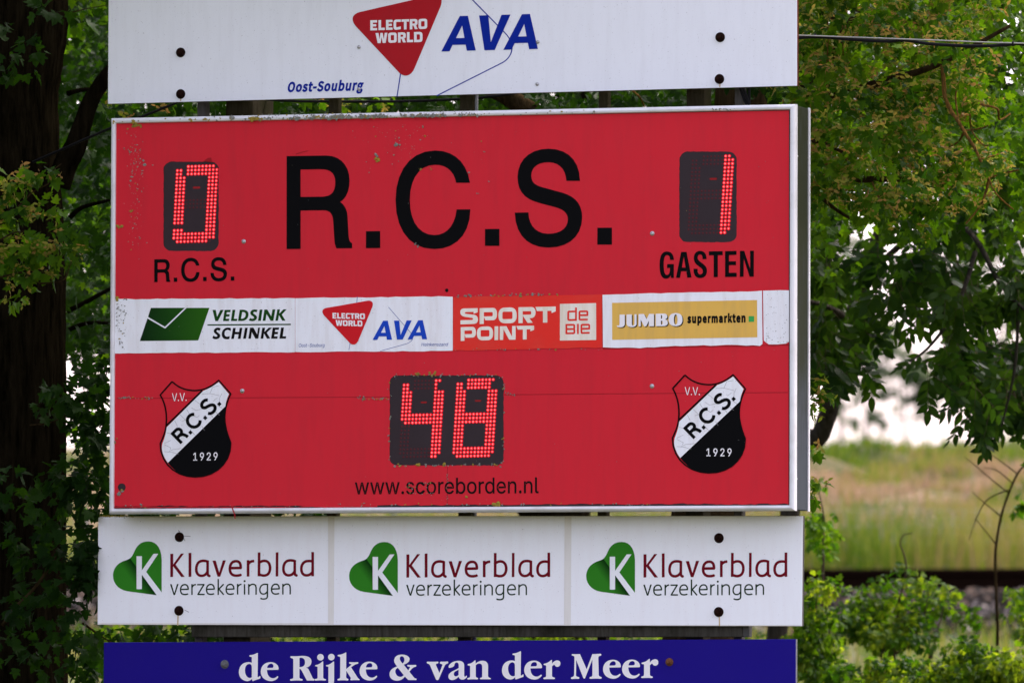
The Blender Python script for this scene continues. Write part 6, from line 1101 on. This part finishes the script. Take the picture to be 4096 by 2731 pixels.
# grass blades
BL = np.array([(-.5, 0), (.5, 0), (.35, .5), (-.35, .5), (0, 1)]); BL_T = [(0, 1, 2), (0, 2, 3), (3, 2, 4)]
gr_m = leaf_mat('grass_blade', [(0, (0.030, 0.070, 0.010)), (0.3, (0.075, 0.115, 0.018)), (0.5, (0.17, 0.165, 0.040)), (0.62, (0.20, 0.145, 0.065)), (0.85, (0.27, 0.18, 0.11)), (1, (0.34, 0.24, 0.16))], [(0, (0.06, 0.14, 0.005)), (0.3, (0.14, 0.20, 0.01)), (0.5, (0.25, 0.23, 0.04)), (0.7, (0.28, 0.19, 0.09)), (1, (0.33, 0.23, 0.14))], 0.3)
def grass(n, xa, xb, ya, yb, h0, h1, w, tone_f, mask=False):
    x = RNG.uniform(xa, xb, n); y = RNG.uniform(ya, yb, n)
    if mask:
        k = (0.6*vnoise(1, x*1.3+3, y*1.0)+0.5*vnoise(2, x*2.7, y*1.8+5)) > RNG.uniform(-0.45, 0.35, n); x = x[k]; y = y[k]; n = len(x)
    tone = np.clip(tone_f(x, y)+RNG.normal(0, 0.13, n), 0, 1)
    h = RNG.uniform(h0, h1, n); V = np.zeros((n, 5, 3)); lean = RNG.normal(0, 0.25, (n, 2)); th = RNG.uniform(0, np.pi, n); z = ground_z(x, y)
    for k, (a, b) in enumerate(BL):
        V[:, k, 0] = x+a*w*np.cos(th)+lean[:, 0]*h*b*b; V[:, k, 1] = y+a*w*np.sin(th)*0.5+lean[:, 1]*h*b*b; V[:, k, 2] = z-0.02+h*b
    return V.reshape(-1, 3), (np.array(BL_T)[None]+(np.arange(n)*5)[:, None, None]).reshape(-1, 3), np.repeat(tone, 5)
def tf(x, y):
    t = np.interp(y, [39, 41.0, 43.0, 46, 50, 53, 56, 60], [0.22, 0.36, 0.70, 0.82, 0.68, 0.32, 0.20, 0.24])
    a = np.interp(y, [39, 42.5, 51, 55], [0.35, 1, 1, 0.45])
    return t+a*(0.42*vnoise(0, x*1.1, y*0.55)+0.34*vnoise(1, x*2.3+7, y*1.0)+0.16*vnoise(2, x*6, y*2))
parts = [grass(34000, -28, -1, 41, 58.5, 0.05, 0.22, 0.028, tf, True), grass(34000, -15.5, -8, 41, 57, 0.05, 0.22, 0.028, tf, True), grass(3600, -22, -2, 38.9, 41.0, 0.30, 0.75, 0.016, lambda x, y: 0.22+0.28*np.sin(x*1.3)**2), grass(2600, -15, -8, 38.9, 40.6, 0.30, 0.8, 0.016, lambda x, y: 0.2+0.3*np.sin(x*1.3)**2)]
off = 0; Vs, Fs, As = [], [], []
for V, F, A in parts: Vs.append(V); Fs.append(F+off); As.append(A); off += len(V)
tag(mesh('dike_grass', np.concatenate(Vs), np.concatenate(Fs), gr_m, attr=np.concatenate(As)), 'blurred green and straw coloured grass on the slope behind the rail', None, None, 'stuff')
parts = [grass(9000, -9, 8, 3, 14, 0.08, 0.3, 0.008, lambda x, y: 0.3+0.1*np.sin(x*3)), grass(14000, -14, 3, 14, 32, 0.12, 0.35, 0.014, lambda x, y: 0.34+0.3*vnoise(0, x*1.5, y*0.8))]
off = 0; Vs, Fs, As = [], [], []
for V, F, A in parts: Vs.append(V); Fs.append(F+off); As.append(A); off += len(V)
tag(mesh('rough_grass', np.concatenate(Vs), np.concatenate(Fs), gr_m, attr=np.concatenate(As)), 'rough grass on the near side of the railway bank', None, None, 'stuff')
# mesh fence behind the rail
fx0, fx1, fy = -24.0, 2.0, 39.9; fz0 = zp(1318, fy); fz1 = zp(1172, fy)
fn = thing('wire_fence', 'thin pale wire fence with close upright wires behind the rail', 'fence', (-11, fy, fz0))
g = Geo()
for x in np.arange(fx0, fx1, 0.11): g.add(tube_geo([(x, fy, fz0-0.1), (x, fy, fz1)], 0.0055, 3, cap=False))
for z in np.linspace(fz0, fz1, 5): g.add(tube_geo([(fx0, fy, z), (fx1, fy, z)], 0.0022, 3, cap=False))
g.put('wire_mesh', M['wire'], fn)
for x in np.arange(fx0+0.8, fx1, 3.0):
    V, F = tube_geo([(x, fy+0.03, fz0-0.3), (x, fy+0.03, fz1+0.04)], 0.024, 8); mesh('fence_post', V, F, M['galv'], fn)

# ------------------------------------------------------------------ shrubs on the near bank, lower right and lower left
c6 = lambda X, Yp: (1826+X*0.3409, 1033.6+Yp*0.3409)
def shrub(lab, Y, clumps, stems, size=0.039, m='shrub_leaf', k=1.0, fill=None):
    p = atd(*c6(*stems[0][0]), Y); t = thing('shrub', lab, 'shrub', (p.x, Y, float(ground_z(p.x, Y))), 'shrubs on the railway bank')
    Lv = Leaves(); s = PXM(Y)
    if fill:
        fx, fy, frx, fry, fn_ = fill
        for _ in range(fn_):
            a, b = random.uniform(0, 6.283), random.random()**0.5; clumps = clumps+[(fx+frx*b*math.cos(a), fy+fry*b*math.sin(a), random.uniform(45, 85))]
    for X, Yp, r in clumps:
        q = c6(X, Yp); n = int(k*(r/120.0)**2*115)+7
        maple_clump(Lv, tuple(atd(*q, Y+random.uniform(-.25, .25))), (r*0.36*s, 0.22, r*0.33*s), n, size, lo=True, tilt=0.6)
    Lv.put('foliage', M[m], t); g = Geo()
    for st in stems:
        pts = [atd(*c6(*q), Y) for q in st]; b = pts[0]; pts = [Vector((b.x-0.05, Y, float(ground_z(b.x, Y))-0.1))]+pts
        q = smooth_path(pts, 5); g.add(tube_geo(q, [0.009*(1-0.7*i/len(q)) for i in range(len(q))], 6, 0.1))
    g.put('stem', M['twig'], t, True)
random.seed(21)
shrub('leafy shrub in the middle of the bank with a bare hooked tip', 9.0, [(430, 1020, 110), (380, 1180, 120), (620, 890, 65), (830, 900, 85), (900, 1010, 120), (750, 1130, 110), (560, 1230, 110), (850, 1250, 115), (1000, 1050, 80), (1180, 1120, 75), (720, 800, 36), (700, 1000, 60), (540, 1080, 80), (1050, 960, 50), (960, 900, 40)],
      [[(600, 1560), (700, 1360), (690, 1100), (720, 940), (750, 800), (730, 690), (708, 630), (730, 572), (790, 560)], [(650, 1560), (760, 1330), (860, 1150), (900, 950)], [(580, 1560), (600, 1350), (500, 1180), (430, 1000)], [(900, 1560), (920, 1400), (970, 1180), (1000, 1050)]], fill=(520, 1150, 340, 190, 18))
shrub('shrub close beside the right end of the blue and white boards', 7.5, [(200, 950, 75), (120, 880, 60), (90, 980, 70), (250, 900, 40), (130, 1240, 120), (80, 1390, 130), (200, 1480, 120), (60, 1150, 70), (330, 1500, 80), (30, 1300, 80), (230, 1330, 70)],
      [[(150, 1560), (150, 1350), (140, 1100), (160, 900)], [(230, 1560), (250, 1380), (200, 1000)]], fill=(150, 1330, 200, 330, 22))
shrub('shrub cut off by the right edge below the rail', 9.5, [(1500, 990, 65), (1480, 1110, 55), (1535, 1230, 75), (1545, 1080, 60), (1600, 1000, 90), (1620, 1200, 100)], [[(1620, 1560), (1590, 1300), (1530, 1050)], [(1650, 1560), (1640, 1200), (1620, 1000)]])
shrub('low dense shrub in the bottom right corner', 6.5, [(1150, 1450, 120), (1300, 1480, 130), (1050, 1500, 110), (1450, 1420, 110), (1100, 1340, 80), (1250, 1370, 80), (1380, 1530, 120), (950, 1540, 90), (1550, 1500, 110), (800, 1560, 80), (1180, 1290, 50)],
      [[(1150, 1700), (1150, 1500), (1100, 1350)], [(1350, 1700), (1320, 1500), (1290, 1380)]], k=1.2, fill=(900, 1510, 640, 100, 36))
shrub('small upright leafy shoot beside the lower right corner of the scoreboard', 8.6, [(190, 470, 50), (150, 520, 55), (220, 560, 60), (180, 620, 60), (150, 660, 40), (210, 690, 36), (120, 480, 30), (140, 210, 26), (160, 240, 22)], [[(185, 1000), (188, 740), (190, 580), (190, 420), (150, 240)]], 0.045, 'maple_leaf')
shrub('bright shrub glimpsed between the trunk and the blue board', 8.0, [(x, y, r) for x, y, r in ((-4750, 1260, 90), (-4680, 1330, 90), (-4740, 1440, 90), (-4650, 1240, 70), (-4550, 1260, 80), (-4450, 1250, 80), (-4300, 1255, 80), (-4150, 1255, 80))], [[(-4700, 1560), (-4700, 1400), (-4700, 1280)], [(-4500, 1560), (-4480, 1400), (-4450, 1260)]])
shrub('row of bright green suckers seen through the slit above the blue board', 9.0, [(x, 1268+random.uniform(-14, 14), random.uniform(40, 75)) for x in range(-4000, -150, 170)], [[(-3500, 1700), (-3500, 1280)], [(-2500, 1700), (-2480, 1280)], [(-1500, 1700), (-1500, 1280)], [(-600, 1700), (-620, 1280)]])
# bare sapling on the right
sp = atd(2290, 1426, 9.3); sap = thing('sapling', 'thin bare sapling with a few side twigs in front of the rail', 'tree', (sp.x, 9.3, float(ground_z(sp.x, 9.3))))
g = Geo(); limb(g, [(sp.x, 9.3, float(ground_z(sp.x, 9.3))-0.1)]+[atd(x, y, 9.3) for x, y in ((2291, 1480), (2290, 1426), (2286, 1289), (2290, 1238), (2300, 1184), (2317, 1132), (2337, 1088), (2356, 1066), (2400, 1030))], 0.009, 0.005, 8)
g.put('stem', M['bark_brown'], sap, True); g = Geo()
for pts in ([(2317, 1132), (2279, 1102), (2235, 1064), (2215, 1050)], [(2317, 1124), (2269, 1146), (2245, 1184), (2235, 1211), (2225, 1240)], [(2300, 1186), (2258, 1152), (2232, 1128)], [(2337, 1088), (2300, 1060), (2270, 1040)], [(2288, 1250), (2260, 1215), (2240, 1190)], [(2326, 1110), (2290, 1080), (2260, 1074)]): limb(g, [atd(x, y, 9.3) for x, y in pts], 0.004, 0.0015, 5)
g.put('twigs', M['bark_brown'], sap, True); Lv = Leaves()
clD(Lv, 2340, 1145, 9.3, 10, 24, 0.05, 9); clD(Lv, 2337, 1170, 9.3, 8, 12, 0.05, 4); Lv.put('foliage', M['maple_leaf'], sap)

# ------------------------------------------------------------------ faint trees beyond the dike
def far_tree(lab, px, py, Y, rw, rh, n):
    p = atd(px, py, Y); t = thing('distant_tree', lab, 'tree', (p.x, Y, -0.1), 'faint trees beyond the dike')
    g = Geo(); limb(g, [(p.x, Y, -0.2), (p.x+0.1, Y, p.z*0.5), (p.x, Y, p.z+rh*0.6)], 0.07, 0.03, 6); g.put('trunk', M['bark_brown'], t, True)
    Lv = Leaves()
    for _ in range(14):
        u = unit(RNG.normal(size=3)); maple_clump(Lv, (p.x+u[0]*rw*.7, Y+u[1]*rw*.7, p.z+u[2]*rh*.7), (rw*0.4, rw*.4, rh*0.35), n//14, 0.28, lo=True)
    Lv.put('crown', M['far_leaf'], t)
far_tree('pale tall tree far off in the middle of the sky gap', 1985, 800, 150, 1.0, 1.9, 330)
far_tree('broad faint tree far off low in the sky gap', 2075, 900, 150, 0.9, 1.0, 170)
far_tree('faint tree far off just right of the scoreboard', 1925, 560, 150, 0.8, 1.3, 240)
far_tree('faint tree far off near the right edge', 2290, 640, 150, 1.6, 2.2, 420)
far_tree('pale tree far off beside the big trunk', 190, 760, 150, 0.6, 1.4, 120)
